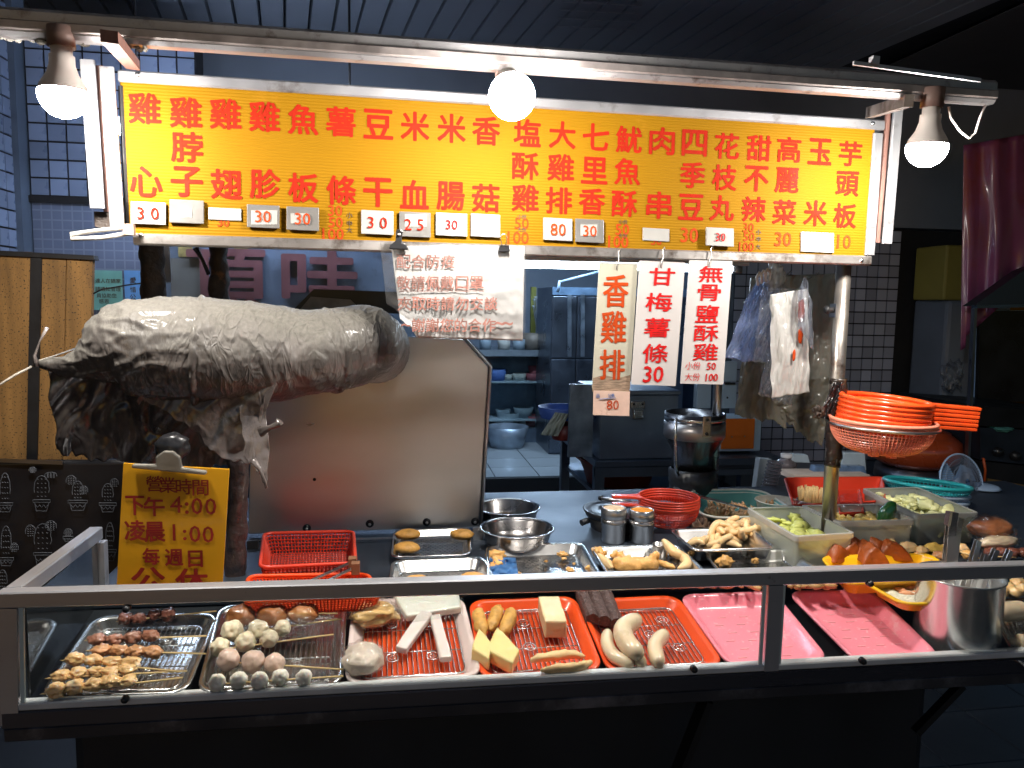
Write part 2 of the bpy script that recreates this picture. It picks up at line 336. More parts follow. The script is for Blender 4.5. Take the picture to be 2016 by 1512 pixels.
# ------------------------------------------------------------------ quad surfaces and trays
class Quad:
    def __init__(s, FL, FR, BR, BL, n=None):
        s.c = [V(FL), V(FR), V(BR), V(BL)]; s.W = ((s.c[1]-s.c[0]).length+(s.c[2]-s.c[3]).length)/2; s.D = ((s.c[3]-s.c[0]).length+(s.c[2]-s.c[1]).length)/2
        s.n = V(n) if n else (s.c[1]-s.c[0]).cross(s.c[3]-s.c[0]).normalized()
    def P(s, x, y, z=0):
        a, b = x/s.W, y/s.D; c = s.c
        return c[0]*(1-a)*(1-b)+c[1]*a*(1-b)+c[2]*a*b+c[3]*(1-a)*b+s.n*z
    def ctr(s): return sum(s.c, V())/4
def rring(q, ins, z, r, k=5):
    pts = []; r = max(r, .002); x0, y0, x1, y1 = ins, ins, q.W-ins, q.D-ins
    for cx, cy, a0 in ((x1-r, y0+r, -90), (x1-r, y1-r, 0), (x0+r, y1-r, 90), (x0+r, y0+r, 180)):
        for i in range(k+1):
            a = R(a0+90*i/k); pts.append(q.P(cx+r*math.cos(a), cy+r*math.sin(a), z))
    return pts
def tray_mb(q, h, slope=.012, lip=.008, r=.03, th=.002):
    """q = quad of the RIM; the tray hangs h below it"""
    prof = [(slope+lip, -h), (lip+.001, -.006), (.001, -.005), (0, -.001), (.002, .001), (lip, -.0005), (lip+.003, -.003), (slope+lip, -h+.006), (slope+lip+.006, -h+th)]
    mb = MB(); rings = [rring(q, i, z, r-i*.6) for i, z in prof]; n = len(rings[0])
    vs = [p for g in rings for p in g]; fs = [(a*n+k, a*n+(k+1) % n, (a+1)*n+(k+1) % n, (a+1)*n+k) for a in range(len(rings)-1) for k in range(n)]
    mb.add(vs, fs, True); mb.add(rings[-1], [list(range(n))]); mb.add(rings[0], [list(range(n))[::-1]]); return mb
def rack(name, q, zf, label, inset=.025, m=None, group='wire racks lying in the display trays', step=.0085, rings=((.3, .25), (.7, .25), (.3, .75), (.7, .75))):
    """wire cooling rack inside a tray; zf = height of the wires relative to the rim quad"""
    q2 = Quad(q.P(inset, inset, zf), q.P(q.W-inset, inset, zf), q.P(q.W-inset, q.D-inset, zf), q.P(inset, q.D-inset, zf), q.n)
    mb = MB(); mb.tube(rring(q2, 0, 0, .015, 4), .0017, 6, closed=True)
    k = int(q2.W/step)
    for i in range(1, k): x = q2.W*i/k; mb.tube([q2.P(x, 0, .001), q2.P(x, q2.D, .001)], .0011, 5, cap=False)
    for f in (.02, .35, .68, .98): mb.tube([q2.P(0, q2.D*f, -.001), q2.P(q2.W, q2.D*f, -.001)], .0012, 5)
    for fx, fy in rings:
        for rr in (.011, .005):
            mb.tube([q2.P(q2.W*fx+rr*math.cos(t*.5236), q2.D*fy+rr*math.sin(t*.5236), .0028) for t in range(12)], .0011, 5, closed=True)
    t = thing(name, label, 'wire rack', q2.ctr(), group); mb.build('wire_grid', steelt, t); return t

# ------------------------------------------------------------------ frames of reference
sgn_n = V((-.035, 1, 0)).normalized(); sgn_u = V((1, .035, 0)).normalized(); ZU = V((0, 0, 1))
def sg(px, py, off=0.0): return hit(px, py, V((0, 1.56, 0))-sgn_n*off, sgn_n)      # point on (off = in front of) the sign's face
A = onZ(30, 1167, 1.05); B = onZ(2016, 1112, 1.05)
ru = (B-A).normalized(); rn = V((-ru.y, ru.x, 0)).normalized()
def rl(px, py, off=0.0): return hit(px, py, A+rn*off, rn)                          # point on the display case's front plane
zb0 = rl(40, 1400).z; zb1 = rl(1850, 1303).z
gl0 = rl(40, 1400)
SL = .21
tp_p = A.copy(); tp_p.z = .871; tp_n = (ZU - rn*SL).normalized()
def tp(px, py, h=0.0): return hit(px, py, tp_p+tp_n*h, tp_n)                        # point on the sloping display shelf
ZC = .93

# ================================================================== SETTING
def struct(name, mb, m, parent=None, label=None, **k):
    o = mb.build(name, m, parent, **k)
    if parent is None: o['kind'] = 'structure'
    return o
pave = mat('pavement', (.10,.10,.10), .6, 0, .25, 3, .3, 40, dirt=((.05,.05,.055), 3, .55, .15))
pt = MB().box((-8, -6, -.06), (9, 12, -.02)); ground = struct('ground', pt, mat('ground_base', (.05,.05,.055), .8))
# pavement slabs near the cart's right end (the part in view), each its own piece
pvs = thing('pavement', None, None, (0, 0, 0), kind='structure')
pm = None
for i in range(9):
    for j in range(10):
        x0 = .9+i*.31; y0 = .6+j*.31
        if pm is None:
            pm = MB().box((0, 0, -.02), (.304, .304, 0)).build('slab', pave, pvs, local=True, bevel=.003); pm.location = (x0, y0, 0)
        else:
            o = pm.copy(); C.objects.link(o); o.location = (x0, y0, random.uniform(-.002, .002))
# kitchen floor, raised, with tiles
kfz = .0
kfl = thing('kitchen_floor', None, None, (0, 0, 0), kind='structure')
MB().box((-.6, 5.9, -.02), (4.2, 11, .12)).build('base', mat('kitchen_floor_base', (.03,.035,.04), .6), kfl)
ft = mat('kitchen_floor_tile', (.38,.42,.45), .3, 0, .12, 3, coat=.3)
pm = None
for i in range(6):
    for j in range(9):
        loc = (.1+i*.36, 5.93+j*.36, .12)
        if pm is None: pm = MB().box((0, 0, 0), (.352, .352, .008)).build('tile', ft, kfl, local=True); pm.location = loc
        else:
            o = pm.copy(); C.objects.link(o); o.location = loc

# ceiling: slats converging away from the camera
cl = thing('ceiling', None, None, (0, 0, 2.6), kind='structure')
MB().box((-9, -1, 2.64), (9, 3.6, 2.7)).build('deck', mat('ceiling_deck', (.01,.012,.02), .7), cl)
sd = V((-.13, 1, 0)).normalized(); ps = None; cang = math.atan2(.13, 1)
b1_ = onZ(1740, 130, 2.6); b2_ = onZ(2014, 3, 2.6)
for i in range(60):
    x = -3.3+i*.095; y1 = 3.49; xe = x-.13*(y1-1.0)
    yl = y1
    f = (x-b1_.x-(.13)*(b1_.y-1.0)*0)
    if ps is None:
        mb = MB(); mb.prism([V((-.041, 0, 0)), V((.041, 0, 0)), V((.045, 0, .03)), V((-.045, 0, .03))], V((0, 3.3, 0)))
        ps = mb.build('slat', slatm, cl, local=True); ps.rotation_euler.z = cang; ps.location = (x+.104, .2, 0); o = ps
    else:
        o = ps.copy(); C.objects.link(o); o.location = (x+.104, .2, 0)
dl = (b2_-b1_).normalized()
soff = MB().prism([b1_-dl*1.6-V((0, 0, .012)), b1_+V((9, 0, -.012)), b2_+V((9, -3, -.012)), b2_+dl*2.5-V((0, 0, .012))], (0, 0, .006)); struct('soffit', soff, mat('soffit_paint', (.05,.05,.055), .8, 0, .1, 2))
# shallow vent with pale louvres in the ceiling
vt = thing('ceiling_vent', 'pale louvred vent in the slatted ceiling above the middle of the cart', 'vent', onZ(1190, 30, 2.59)); lv = None
for i in range(4):
    for j in range(5):
        p = onZ(1120+j*32-i*4, 6+i*16+j*1.5, 2.585); k = .0125
        if lv is None: lv = MB().prism([V((-.028, -.006, 0)), V((.028, -.006, 0)), V((.022, .008, .004)), V((-.022, .008, .004))], (0, 0, .003)).build('louvre', mat('louvre_grey', (.22,.24,.27), .5), vt, local=True); lv.location = p-vt.location
        else: o = lv.copy(); C.objects.link(o); o.location = p-vt.location

# back walls
wallb = mat('wall_paint', (.16,.19,.24), .6, 0, .15, 3, .1, 30)
def tiled_wall(name, p0, u, W, z0, z1, pitch, m, seed=0, nlim=300, back=None, skip=None):
    """tiles proud of a black-grout wall; p0 = lower left corner"""
    u = V(u).normalized(); n = u.cross(ZU)  # towards the viewer
    root = thing(name, None, None, V(p0), kind='structure')
    MB().prism([V(p0), V(p0)+u*W, V(p0)+u*W+ZU*(z1-z0), V(p0)+ZU*(z1-z0)], -n*.12).build('grout_bed', grout, root)
    nx = int(W/pitch); nz_ = int((z1-z0)/pitch); g = pitch*.055; src = None; cnt = 0
    ang = math.atan2(u.y, u.x)
    for j in range(nz_):
        for i in range(nx):
            if skip and skip(i, j): continue
            if src is None:
                src = MB().box((g, -.006, g), (pitch-g, 0, pitch-g)).build('tile', m, root, local=True); o = src
            else: o = src.copy(); C.objects.link(o)
            o.rotation_euler = (random.uniform(-.008, .008), 0, ang+random.uniform(-.008, .008)); o.location = u*(i*pitch)+V((0, 0, j*pitch))
            cnt += 1
    return root
pR = onY(1430, 905, 3.5)
tiled_wall('tiled_wall', (pR.x, 3.5, .74), (1, 0, 0), 20.0*.0572*.0+15*.0572, .74, .74+20*.0572, .0572, tilem)
xr = pR.x+15*.0572
MB()
struct('back_wall', MB().box((-3.0, 3.5, 1.9), (4.6, 3.62, 2.64)), wallb)
struct('wall_below_tiles', MB().box((pR.x, 3.505, 0), (xr, 3.6, .735)), wallb)
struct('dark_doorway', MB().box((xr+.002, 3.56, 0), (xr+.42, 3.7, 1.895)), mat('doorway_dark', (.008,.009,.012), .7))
# left walls
pL = onY(62, 385, 3.0)
tiled_wall('tiled_wall', (pL.x, 3.0, pL.z), (1, 0, 0), 9*.0625, pL.z, pL.z+9*.0625, .0625, tilel)
pS = V((pL.x-.03, 3.0, .9))
tiled_wall('tiled_wall', (pS.x, 3.0-14*.0625, 1.35), (0, 1, 0), 14*.0625, 1.35, 1.35+18*.0625, .0625, tilel)
struct('wall_post', MB().box((pL.x-.028, 2.93, 0), (pL.x-.004, 3.02, 2.6)), mat('post_paint', (.10,.13,.18), .5))
# painted wall with small square-spiral print
def motif_mat():
    m = mat('printed_wall', (.15,.18,.26), .5, 0, .1, 4); N = m.node_tree.nodes; L = m.node_tree.links; b = N['Principled BSDF']
    tc = N.new('ShaderNodeTexCoord'); br = N.new('ShaderNodeTexBrick'); br.offset = 0; br.inputs['Scale'].default_value = 1
    br.inputs['Brick Width'].default_value = .034; br.inputs['Row Height'].default_value = .034; br.inputs['Mortar Size'].default_value = .0028
    mp = N.new('ShaderNodeMapping'); mp.inputs['Rotation'].default_value = (R(90), 0, 0); L.new(tc.outputs['Object'], mp.inputs[0]); L.new(mp.outputs[0], br.inputs[0])
    br.inputs['Color1'].default_value = br.inputs['Color2'].default_value = (.14,.17,.25,1); br.inputs['Mortar'].default_value = (.20,.23,.31,1)
    L.new(br.outputs[0], b.inputs['Base Color']); return m
a = onY(62, 392, 3.0); b_ = onY(345, 660, 3.0)
struct('printed_wall', MB().box((a.x, 3.0, .4), (b_.x, 3.06, a.z)), motif_mat())
MB().box((a.x-.02, 2.985, a.z-.012), (b_.x, 2.998, a.z+.012)).build('wall_trim', black)['kind'] = 'structure'
MB().box((a.x-1.2, 2.99, 0), (a.x-.035, 3.04, 2.6)).build('side_wall', wallb)['kind'] = 'structure'
# notices on that wall
def poster(name, px, m, Y, label, cat, lines, tm, size=.013):
    p0 = onY(px[0], px[3], Y); p1 = onY(px[2], px[1], Y); t = thing(name, label, cat, (p0.x, Y, p0.z))
    MB().box((p0.x, Y-.002, p0.z), (p1.x, Y, p1.z)).build('sheet', m, t)
    for s, cx, cy in lines: mb = MB(); text(mb, s, onY(cx, cy, Y-.002), (1, 0, 0), (0, 0, 1), h=size, bold=.02); mb.build('text_line', tm, t)
    return t
poster('notice', (184, 533, 240, 610), mat('green_notice', (.20,.48,.40), .6), 2.99, 'pale green notice taped to the printed wall behind the wooden boards', 'notice',
       [('達人在鍋家', 213, 553), ('請通知管理', 213, 569), ('員協助您', 210, 582), ('感恩', 205, 593)], inkblk, .016)
poster('notice', (247, 533, 283, 606), mat('blue_notice', (.16,.40,.78), .6), 2.99, 'narrow sky blue notice beside the green one, left of the sooty pole', 'notice',
       [('愛', 262, 552), ('惜', 262, 570), ('公', 262, 585), ('物', 262, 599)], inkblk, .02)
# shop panel with raised faded red characters
p0 = onY(332, 700, 2.75); p1 = onY(775, 478, 2.75)
sp_ = thing('shop_sign_panel', 'weathered blue-grey panel with two large faded red raised characters behind the plastic-wrapped duct', 'sign', (p0.x, 2.75, p0.z))
MB().box((p0.x, 2.75, p0.z-.2), (p1.x, 2.79, p1.z+.12)).build('panel', mat('weathered_panel', (.13,.18,.26), .45, .2, .25, 4, .3, 10, dirt=((.05,.06,.08), 6, .52, .15)), sp_)
mb = MB(); text(mb, '頂', onY(450, 552, 2.75), (1, 0, 0), (0, 0, 1), h=.20, wd=.25, bold=.05, lift=.022, th=.02); mb.build('character', mat('faded_red_letter', (.12,.045,.05), .5, 0, .3, 8), sp_)
mb = MB(); text(mb, '哇', onY(632, 548, 2.75), (1, 0, 0), (0, 0, 1), h=.19, wd=.25, bold=.05, lift=.022, th=.02); mb.build('character', MATS['faded_red_letter'], sp_)
q0 = onY(338, 588, 2.745); q1 = onY(405, 510, 2.745)
MB().box((q0.x, 2.742, q0.z), (q1.x, 2.748, q1.z)).build('patch', mat('bare_patch', (.12,.12,.11), .7, 0, .3, 6), sp_)
for (xa, ya, xb, yb) in ((352, 478, 378, 506), (462, 482, 488, 500)):
    q0 = onY(xa, yb, 2.745); q1 = onY(xb, ya, 2.745); MB().box((q0.x, 2.741, q0.z), (q1.x, 2.747, q1.z)).build('sticker', mat('old_sticker', (.25,.20,.07), .6, 0, .5, 40), sp_)

# ================================================================== LIGHTS (the visible tube, then two added lamps out of view)
tubem = mat('tube_glow', (.8,.9,1), .4, emit=TUBE, emitc=(.70,.86,1))
t0 = onY(880, 519, 2.15); t1 = onY(1440, 533, 2.15); t0.z = t1.z = (onY(1108, 523, 2.15).z)
tl = thing('fluorescent_tube', 'bare white fluorescent tube glowing under the back edge of the menu board', 'lamp', t0)
MB().tube([t0, t1], .0085, 12).build('glass_tube', tubem, tl)
MB().tube([t0-V((.03, 0, 0)), t0], .011, 12).build('end_cap', alu, tl); MB().tube([t1, t1+V((.03, 0, 0))], .011, 12).build('end_cap', alu, tl)
MB().box((t0.x-.05, 2.14, t0.z+.012), (t1.x+.05, 2.17, t0.z+.04)).build('housing', whiteP, tl)
def batten(loc, L, col, e, label):  # unseen lamp, added to light the passage and the kitchen
    t = thing('added_lamp', label, 'lamp', loc); x, y, z = loc
    MB().box((x-L/2, y-.014, z), (x+L/2, y+.014, z+.03)).build('housing', whiteP, t)
    for d in (-.025, .025): MB().tube([(x-L/2+.02, y+d, z-.012), (x+L/2-.02, y+d, z-.012)], .012, 10).build('tube', mat('lamp_glow_%g' % e, (1, 1, 1), .4, emit=e, emitc=col), t)
    for sx in (-.4, .4): MB().tube([(x+sx*L, y, z+.05), (x+sx*L, y, 2.62)], .004, 6).build('hanger', black, t)
batten((-.45, 2.6, 2.02), .8, (.62,.76,1), 30, 'added unseen batten lamp lighting the passage behind the left half of the menu board')
batten((1.35, 6.3, 2.2), 1.2, (.58,.78,1), 90, 'added unseen batten lamp lighting the kitchen, hidden behind the menu board')

# ================================================================== THE CART
cart = thing('food_cart', 'stainless street food cart with glass display front, frame and dark underside', 'food cart', (A.x, A.y, 0))
def part(mb, name, m, parent=cart, **k): return mb.build(name, m, parent, **k)
T = .025
def ctr(p, dn=T/2, dz=-T/2): return p+rn*dn+ZU*dz
A0 = A - ru*.028; B0 = B + ru*.35
part(MB().bar(ctr(A0), ctr(B0), T, T, bev=.002), 'top_rail', railm)
# left side rail
sb = onZ(197, 1037, 1.05); lo = onZ(2, 1167, 1.05)
part(MB().bar(ctr(A, T+.001)-ru*.0155, V((sb.x-.008, sb.y, 1.05-T/2)), T, T, bev=.002), 'side_rail', railm)
part(MB().bar(V((sb.x, sb.y+.0, 1.02)), V((sb.x, sb.y, .86)), .018, .022, up=(0, 1, 0)), 'back_post', alu)
# bottom frame of the glass
b0 = rl(30, 1400); b1 = rl(1850, 1303); bd = (b1-b0).normalized(); b1 = b1+bd*1.0; b0 = b0-bd*.02
part(MB().bar(b0+rn*.012+ZU*.004, b1+rn*.012+ZU*.004, .02, .012, bev=.002), 'glass_channel', mat('channel_alu', (.78,.79,.79), .35, .35, .05, 20))
part(MB().bar(b0+rn*.013-ZU*.016, b1+rn*.013-ZU*.016, .026, .027, bev=.002), 'lower_rail', mat('lower_rail_steel', (.16,.16,.18), .3, .9, .2, 5, .1, 60, stretch=(.1, 1, 1)))
part(MB().bar(b0+rn*.017-ZU*.042, b1+rn*.017-ZU*.042, .026, .022, bev=.002), 'skirt_rail', bandm)
# posts
def post(pxt, pxb, wd=.026, m=railm, name='post'):
    a = rl(*pxt); b = rl(*pxb); a.z = 1.05-T-.0005; part(MB().bar(a+rn*.0125, b+rn*.0125, wd, .024, up=rn), name, m)
post((14, 1195), (18, 1430), .026)
post((1529, 1150), (1519, 1322), .026)
# smoked side pane between the corner post and the back post
sp0 = A+rn*.03; sp1 = V((sb.x-.002, sb.y-.012, 1.05))
part(MB().prism([V((sp0.x, sp0.y, .868)), V((sp1.x, sp1.y, .90)), V((sp1.x, sp1.y, 1.024)), V((sp0.x, sp0.y, 1.024))], (-.004, 0, 0)), 'side_pane', mat('smoked_pane', (.018,.020,.022), .05, 0, .1, 5, spec=1.0, coat=1.0, rvar=.03))
# glass panes
def pane(l, r):
    pts = [rl(*l[0], -.0), rl(*r[0]), rl(*r[1]), rl(*l[1])]; pts = [p+rn*.006 for p in pts]
    part(MB().prism(pts, rn*.004), 'glass_pane', glass)
    for a_, b_ in ((0, 3), (1, 2)): part(MB().bar(pts[a_], pts[b_], .004, .006), 'pane_edge', mat('pane_edge', (.62,.72,.70), .25, 0, .05, coat=.5))
pane(((38, 1196), (42, 1392)), ((1508, 1152), (1499, 1317)))
pane(((1546, 1152), (1536, 1316)), ((2140, 1135), (2140, 1285)))
for px, py in ((247, 1376), (1366, 1317), (1698, 1301), (250, 1198), (1712, 1148)):
    p = rl(px, py)-rn*.004; Mx = Matrix.Rotation(R(90), 3, 'X')
    part(MB().lathe(p, [(0, .004), (.0035, .004), (.0055, .001), (.006, -.004), (.006, -.008)], 14, Mx), 'rubber_stud', blackp)
# sloping display shelf and level counter
s0 = tp_p - ru*.02 + rn*.012 - tp_n*.034; s1 = s0+ru*2.35; dv = (rn+ZU*SL)
part(MB().prism([s0, s1, s1+dv*.27, s0+dv*.292], -tp_n*.004), 'display_shelf', mat('shelf_steel', (.045,.05,.058), .4, .8, .2, 5, .1, 20))
cA = s0+rn*.285; cY1 = 2.26
xL = sb.x-.012
part(MB().prism([V((xL, cA.y, ZC-.03)), V((2.05, cA.y-.1, ZC-.03)), V((2.05, cY1, ZC-.03)), V((xL, cY1, ZC-.03))], (0, 0, .03)), 'counter_top', steelc, bevel=.003)
# dark body below
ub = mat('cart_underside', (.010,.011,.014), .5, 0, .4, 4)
p_ = rl(1975, 1350)
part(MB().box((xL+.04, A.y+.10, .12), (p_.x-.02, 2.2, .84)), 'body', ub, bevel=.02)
g0 = rl(1392, 1375, .03); g1 = rl(1335, 1520, .03); part(MB().bar(g0, g1+(g1-g0)*2.2, .012, .034, up=rn), 'brace', mat('brace_black', (.006,.006,.007), .4))
g0 = rl(1893, 1348, .03); g1 = rl(1802, 1442, .03); part(MB().bar(g0, g1, .012, .016, up=rn), 'brace', MATS['brace_black'])
for x in (xL+.15, p_.x-.2):
    part(MB().lathe((x, 1.75, .06), [(0, -.02), (.05, -.02), (.06, -.012), (.06, .012), (.05, .02), (0, .02)], 24, Matrix.Rotation(R(90), 3, 'Y')), 'wheel', blackp)

# poles
polem = mat('scorched_pole', (.50,.45,.40), .3, .9, .2, 10, .2, 60, dirt=((.10,.045,.02), 7, .52, .12))
pp = onY(1627, 1098, 1.64); pt_ = onY(1661, 528, 1.64)
part(MB().tube([(pp.x, 1.64, ZC), ((pp.x+pt_.x)/2, 1.64, 1.3), (pt_.x, 1.64, pt_.z+.02)], .0165, 20), 'pole', polem)
q = onY(1404, 965, 2.1); q2 = onY(1411, 745, 2.1)
part(MB().tube([(q.x, 2.1, ZC), (q.x, 2.1, 1.62)], .0125, 16), 'pole', steel)
sootn = lambda p, t: .006*noise.noise(V(p)*40)+.004*noise.noise(V(p)*110)
sm_ = mat('sooty_crust', (.03,.018,.012), .6, 0, .5, 25, 1.0, 60, bdist=.006, dirt=((.16,.07,.03), 22, .60, .1))
for xa, xb, ya, yb, r_ in ((298, 303, 478, 600, .024), (430, 432, 488, 610, .019)):
    a = onY(xa, ya, 1.78); b = onY(xb, yb, 1.78)
    part(MB().tube([a.lerp(b, i/12) for i in range(13)]+[b-ZU*.1], r_, 18, nz=sootn), 'sooty_pole', sm_)
a = onY(325, 478, 1.85); b = onY(329, 556, 1.85); part(MB().bar(a, b, .018, .004, up=(0, 1, 0)), 'bracket_strip', alu)
part(MB().tube([onY(184, 578, 1.8), onY(200, 570, 1.8), onY(245, 562, 1.8), onY(283, 557, 1.8)], .0018, 6), 'burnt_wire', black)
part(MB().tube([onY(385, 488, 1.76), onY(398, 512, 1.76), onY(412, 540, 1.76)], .005, 8, nz=lambda p, t: .003*noise.noise(V(p)*90)), 'burnt_wire', black)
# dark post between clipboard and steel hood
a = onY(470, 900, 1.62); b = onY(462, 1150, 1.62)
part(MB().tube([a.lerp(b, i/16) for i in range(17)], .021, 18, nz=lambda p, t: .007*noise.noise(V(p)*35)), 'wrapped_post', mat('film_wrapped_soot', (.045,.03,.028), .3, 0, .5, 25, 1.0, 40, bdist=.008, coat=.6))

# roof, gutter beam, sign box
Yb = 1.355
ga = onY(-60, 40, Yb); gb = onY(1951, 184, Yb)
dirg = (gb-ga); ga2 = ga-dirg*.15
gr = MB(); gr.bar(ga2, gb, .030, .043, bev=.006); part(gr, 'roof_beam', mat('beam_steel', (.36,.35,.36), .42, .75, .2, 8, .35, 60, dirt=((.16,.13,.12), 26, .55, .15)))
part(MB().bar(ga2+V((0, -.016, -.006)), gb+V((0, -.016, -.006)), .006, .015, bev=.002), 'beam_flange', mat('flange_dirty', (.34,.30,.29), .45, .7, .35, 20, .4, 80))
part(MB().prism([ga2+V((0, .015, .012)), gb+V((-.02, .015, .012)), V((gb.x+.15, 2.3, 2.17)), V((ga2.x-.1, 2.3, 2.21))], (0, 0, .006)), 'roof_sheet', darkblue)
# white edge strip on the roof at the right
part(MB().bar(onY(1680, 124, 1.2), onY(1930, 158, 1.2), .004, .006), 'roof_edging', alu)
part(MB().bar(onY(1720, 128, 1.2), onY(1722, 112, 1.2), .012, .012, up=(0, 1, 0)), 'roof_stud', alu)
# ridges of soot hanging at the left end of the roof
mb = MB()
for i in range(60):
    px = random.uniform(0, 150) if i < 34 else random.uniform(150, 290); py = 66+px*.09+random.uniform(-5, 9 if px < 150 else 5); p = onY(px, py, 1.355+random.uniform(.0, .05))
    mb.blob(p, (random.uniform(.003, .011), .006, random.uniform(.002, .007)), 1.2, 2.5, i, 2)
tag(part(mb, 'grease_clumps', mat('grease_clumps', (.20,.19,.17), .8, 0, .6, 60, 1, 150, bdist=.004)), kind='stuff')
part(MB().bar(onY(215, 72, 1.16), onY(262, 128, 1.5), .022, .016), 'end_block', woodr)

sb_ = thing('menu_board', 'long yellow menu board with red characters in a greasy aluminium frame', 'menu board', sg(980, 320))
YT = [(236, 156), (1722, 254)]; YB = [(246, 462), (1706, 504)]
pts = [sg(246, 462), sg(1706, 504), sg(1722, 254), sg(236, 156)]
part(MB().prism(pts, sgn_n*.02), 'yellow_panel', yellow, sb_)
def fbar(a, b, wd, dp=.03, name='frame_bar', m=alugr, off=.006, bev=.003):
    a = sg(*a, off); b = sg(*b, off); part(MB().bar(a+sgn_n*dp/2, b+sgn_n*dp/2, wd, dp, up=sgn_n, bev=bev), name, m, sb_)
fbar((232, 148), (1742, 246), .021, m=alu); fbar((262, 470), (1716, 513), .021)
fbar((1731, 262), (1714, 502), .024, m=alu); fbar((236, 168), (250, 452), .008, m=black, off=.004)
# side strips: two aluminium posts with red-brown timber between, at each end
def vstrip(a, b, wd, m, off, name='side_strip', dp=.008):
    a = sg(*a, off); b = sg(*b, off); part(MB().bar(a, b, wd, dp, up=sgn_n, bev=.0015), name, m, sb_)
vstrip((210, 132), (231, 446), .024, alu, .02); vstrip((196, 130), (213, 420), .014, woodr, .0); vstrip((172, 118), (192, 410), .024, alu, .03)
vstrip((1749, 222), (1728, 478), .011, woodr, .0); vstrip((1768, 213), (1746, 480), .022, alu, .02); vstrip((1760, 225), (1737, 470), .010, black, .005)
vstrip((205, 418), (207, 448), .03, sm_, .005, 'sooty_block', .02)
part(MB().bar(sg(1712, 222, .02), sg(1790, 198, .26), .016, .022), 'corner_bracket', alugr, sb_)
for px, py in ((271, 146), (1718, 243), (278, 463), (1696, 513)):
    part(MB().lathe(sg(px, py, .006), [(0, .003), (.0035, .003), (.005, 0)], 12, Matrix.Rotation(R(90), 3, 'X')), 'screw', steel, sb_)
cols = [((285,214,'雞'),(288,358,'心')), ((366,222,'雞'),(368,290,'脖'),(368,358,'子')), ((444,225,'雞'),(446,363,'翅')), ((521,230,'雞'),(522,362,'胗')),
 ((597,236,'魚'),(597,370,'板')), ((671,240,'薯'),(672,375,'條')), ((745,245,'豆'),(744,379,'干')), ((817,249,'米'),(816,383,'血')), ((889,253,'米'),(887,386,'腸')),
 ((957,258,'香'),(956,390,'菇')), ((1038,262,'塩'),(1034,327,'酥'),(1034,390,'雞')), ((1107,266,'大'),(1104,330,'雞'),(1100,395,'排')), ((1173,270,'七'),(1170,336,'里'),(1165,397,'香')),
 ((1238,275,'魷'),(1235,338,'魚'),(1229,401,'酥')), ((1303,278,'肉'),(1297,404,'串')), ((1367,282,'四'),(1363,345,'季'),(1360,408,'豆')), ((1431,288,'花'),(1426,350,'枝'),(1421,410,'丸')),
 ((1494,292,'甜'),(1489,352,'不'),(1484,412,'辣')), ((1553,295,'高'),(1549,355,'麗'),(1544,418,'菜')), ((1614,299,'玉'),(1605,420,'米')), ((1674,303,'芋'),(1668,362,'頭'),(1663,425,'板'))]
for col in cols:
    for x, y, ch in col:
        mb = MB(); k = sg(x, y); h = .0535 if len(col) == 2 or x < 500 else .0515
        text(mb, ch, k, sgn_u, ZU, h=h, wd=.054, bold=.055, n=-sgn_n, lift=.0012)
        mb.build('character', redv, sb_)
mk = 1
def num(s, x, y, h=.024, bold=.03, m=None):
    k = MB(); text(k, s, sg(x, y), sgn_u, ZU, h=h, bold=bold if m is None else .02, n=-sgn_n, lift=.0012 if m is None else .0016); k.build('number' if m is None else 'size_mark', orav if m is None else inkblk, sb_)
for s, x, y, h in (('30',660,415,.020),('50',661,438,.020),('100',656,461,.022),('50',1027,440,.022),('100',1020,468,.024),('50',1225,452,.022),('100',1217,476,.024),
                   ('30',1357,463,.030),('30',1473,448,.019),('50',1474,466,.019),('100',1469,486,.019),('30',1541,471,.030),('10',1661,476,.030),('30',1292,474,.018),('30',440,438,.016),('30',1610,482,.026)): num(s, x, y, h)
for s, x, y in (('小',688,424),('中',688,440),('大',688,453),('小',1493,457),('中',1493,471),('大',1492,486),('小份',1027,427),('大份',1027,452),('小份',1226,437),('大份',1226,464)):
    num(s, x, y, .011 if len(s) == 1 else .009, .01, mk)
# price cards: plates hanging on the board
def card(r, m, s, tm, where, inner=None, h=.022, off=.008, tx=0, tilt=0):
    x0, y0, x1, y1 = r; c = sg((x0+x1)/2, (y0+y1)/2); p = [sg(x0, y1, off), sg(x1, y1+3, off), sg(x1, y0+3, off), sg(x0, y0, off)]
    t = thing('price_card', where, 'price card', c, 'price cards along the bottom of the menu board')
    MB().prism(p, sgn_n*.005).build('plate', m, t, bevel=.001)
    if inner:
        a0, a1, a2, a3 = inner; MB().prism([sg(a0, a3, off+.001), sg(a2, a3, off+.001), sg(a2, a1, off+.001), sg(a0, a1, off+.001)], sgn_n*.0008).build('label_sticker', cardw, t)
    if s:
        mb = MB(); text(mb, s, sg((x0+x1)/2+tx, (y0+y1)/2+2, off+.001), sgn_u, ZU, h=h, bold=.012, n=-sgn_n, lift=.0014); mb.build('number', tm, t)
    return t
card((257,396,326,440), cardw, '3 0', redv, 'white price card reading 30 under the first column at the left end')
card((333,392,401,438), cardg, '', redv, 'blank grey plate with a pale square, second card from the left end', (353,412,378,428))
card((410,408,475,432), cardw, '', redv, 'blank white tape strip beneath the chicken wing column', off=.003)
card((486,402,550,447), cardg, '30', orav, 'grey card with silvery sticker and orange 30, fourth card from the left', (494,414,546,442))
card((564,406,628,452), cardg, '30', orav, 'dark grey card with orange 30 just left of the 30 50 100 list', (572,420,606,440))
card((711,413,775,460), cardw, '3 0', redv, 'white card with wide-spaced 30 left of the black bulldog clip')
card((786,416,848,465), cardg, '2 5', redv, 'grey card reading 25 above the black clip', (797,422,840,446), tx=-2)
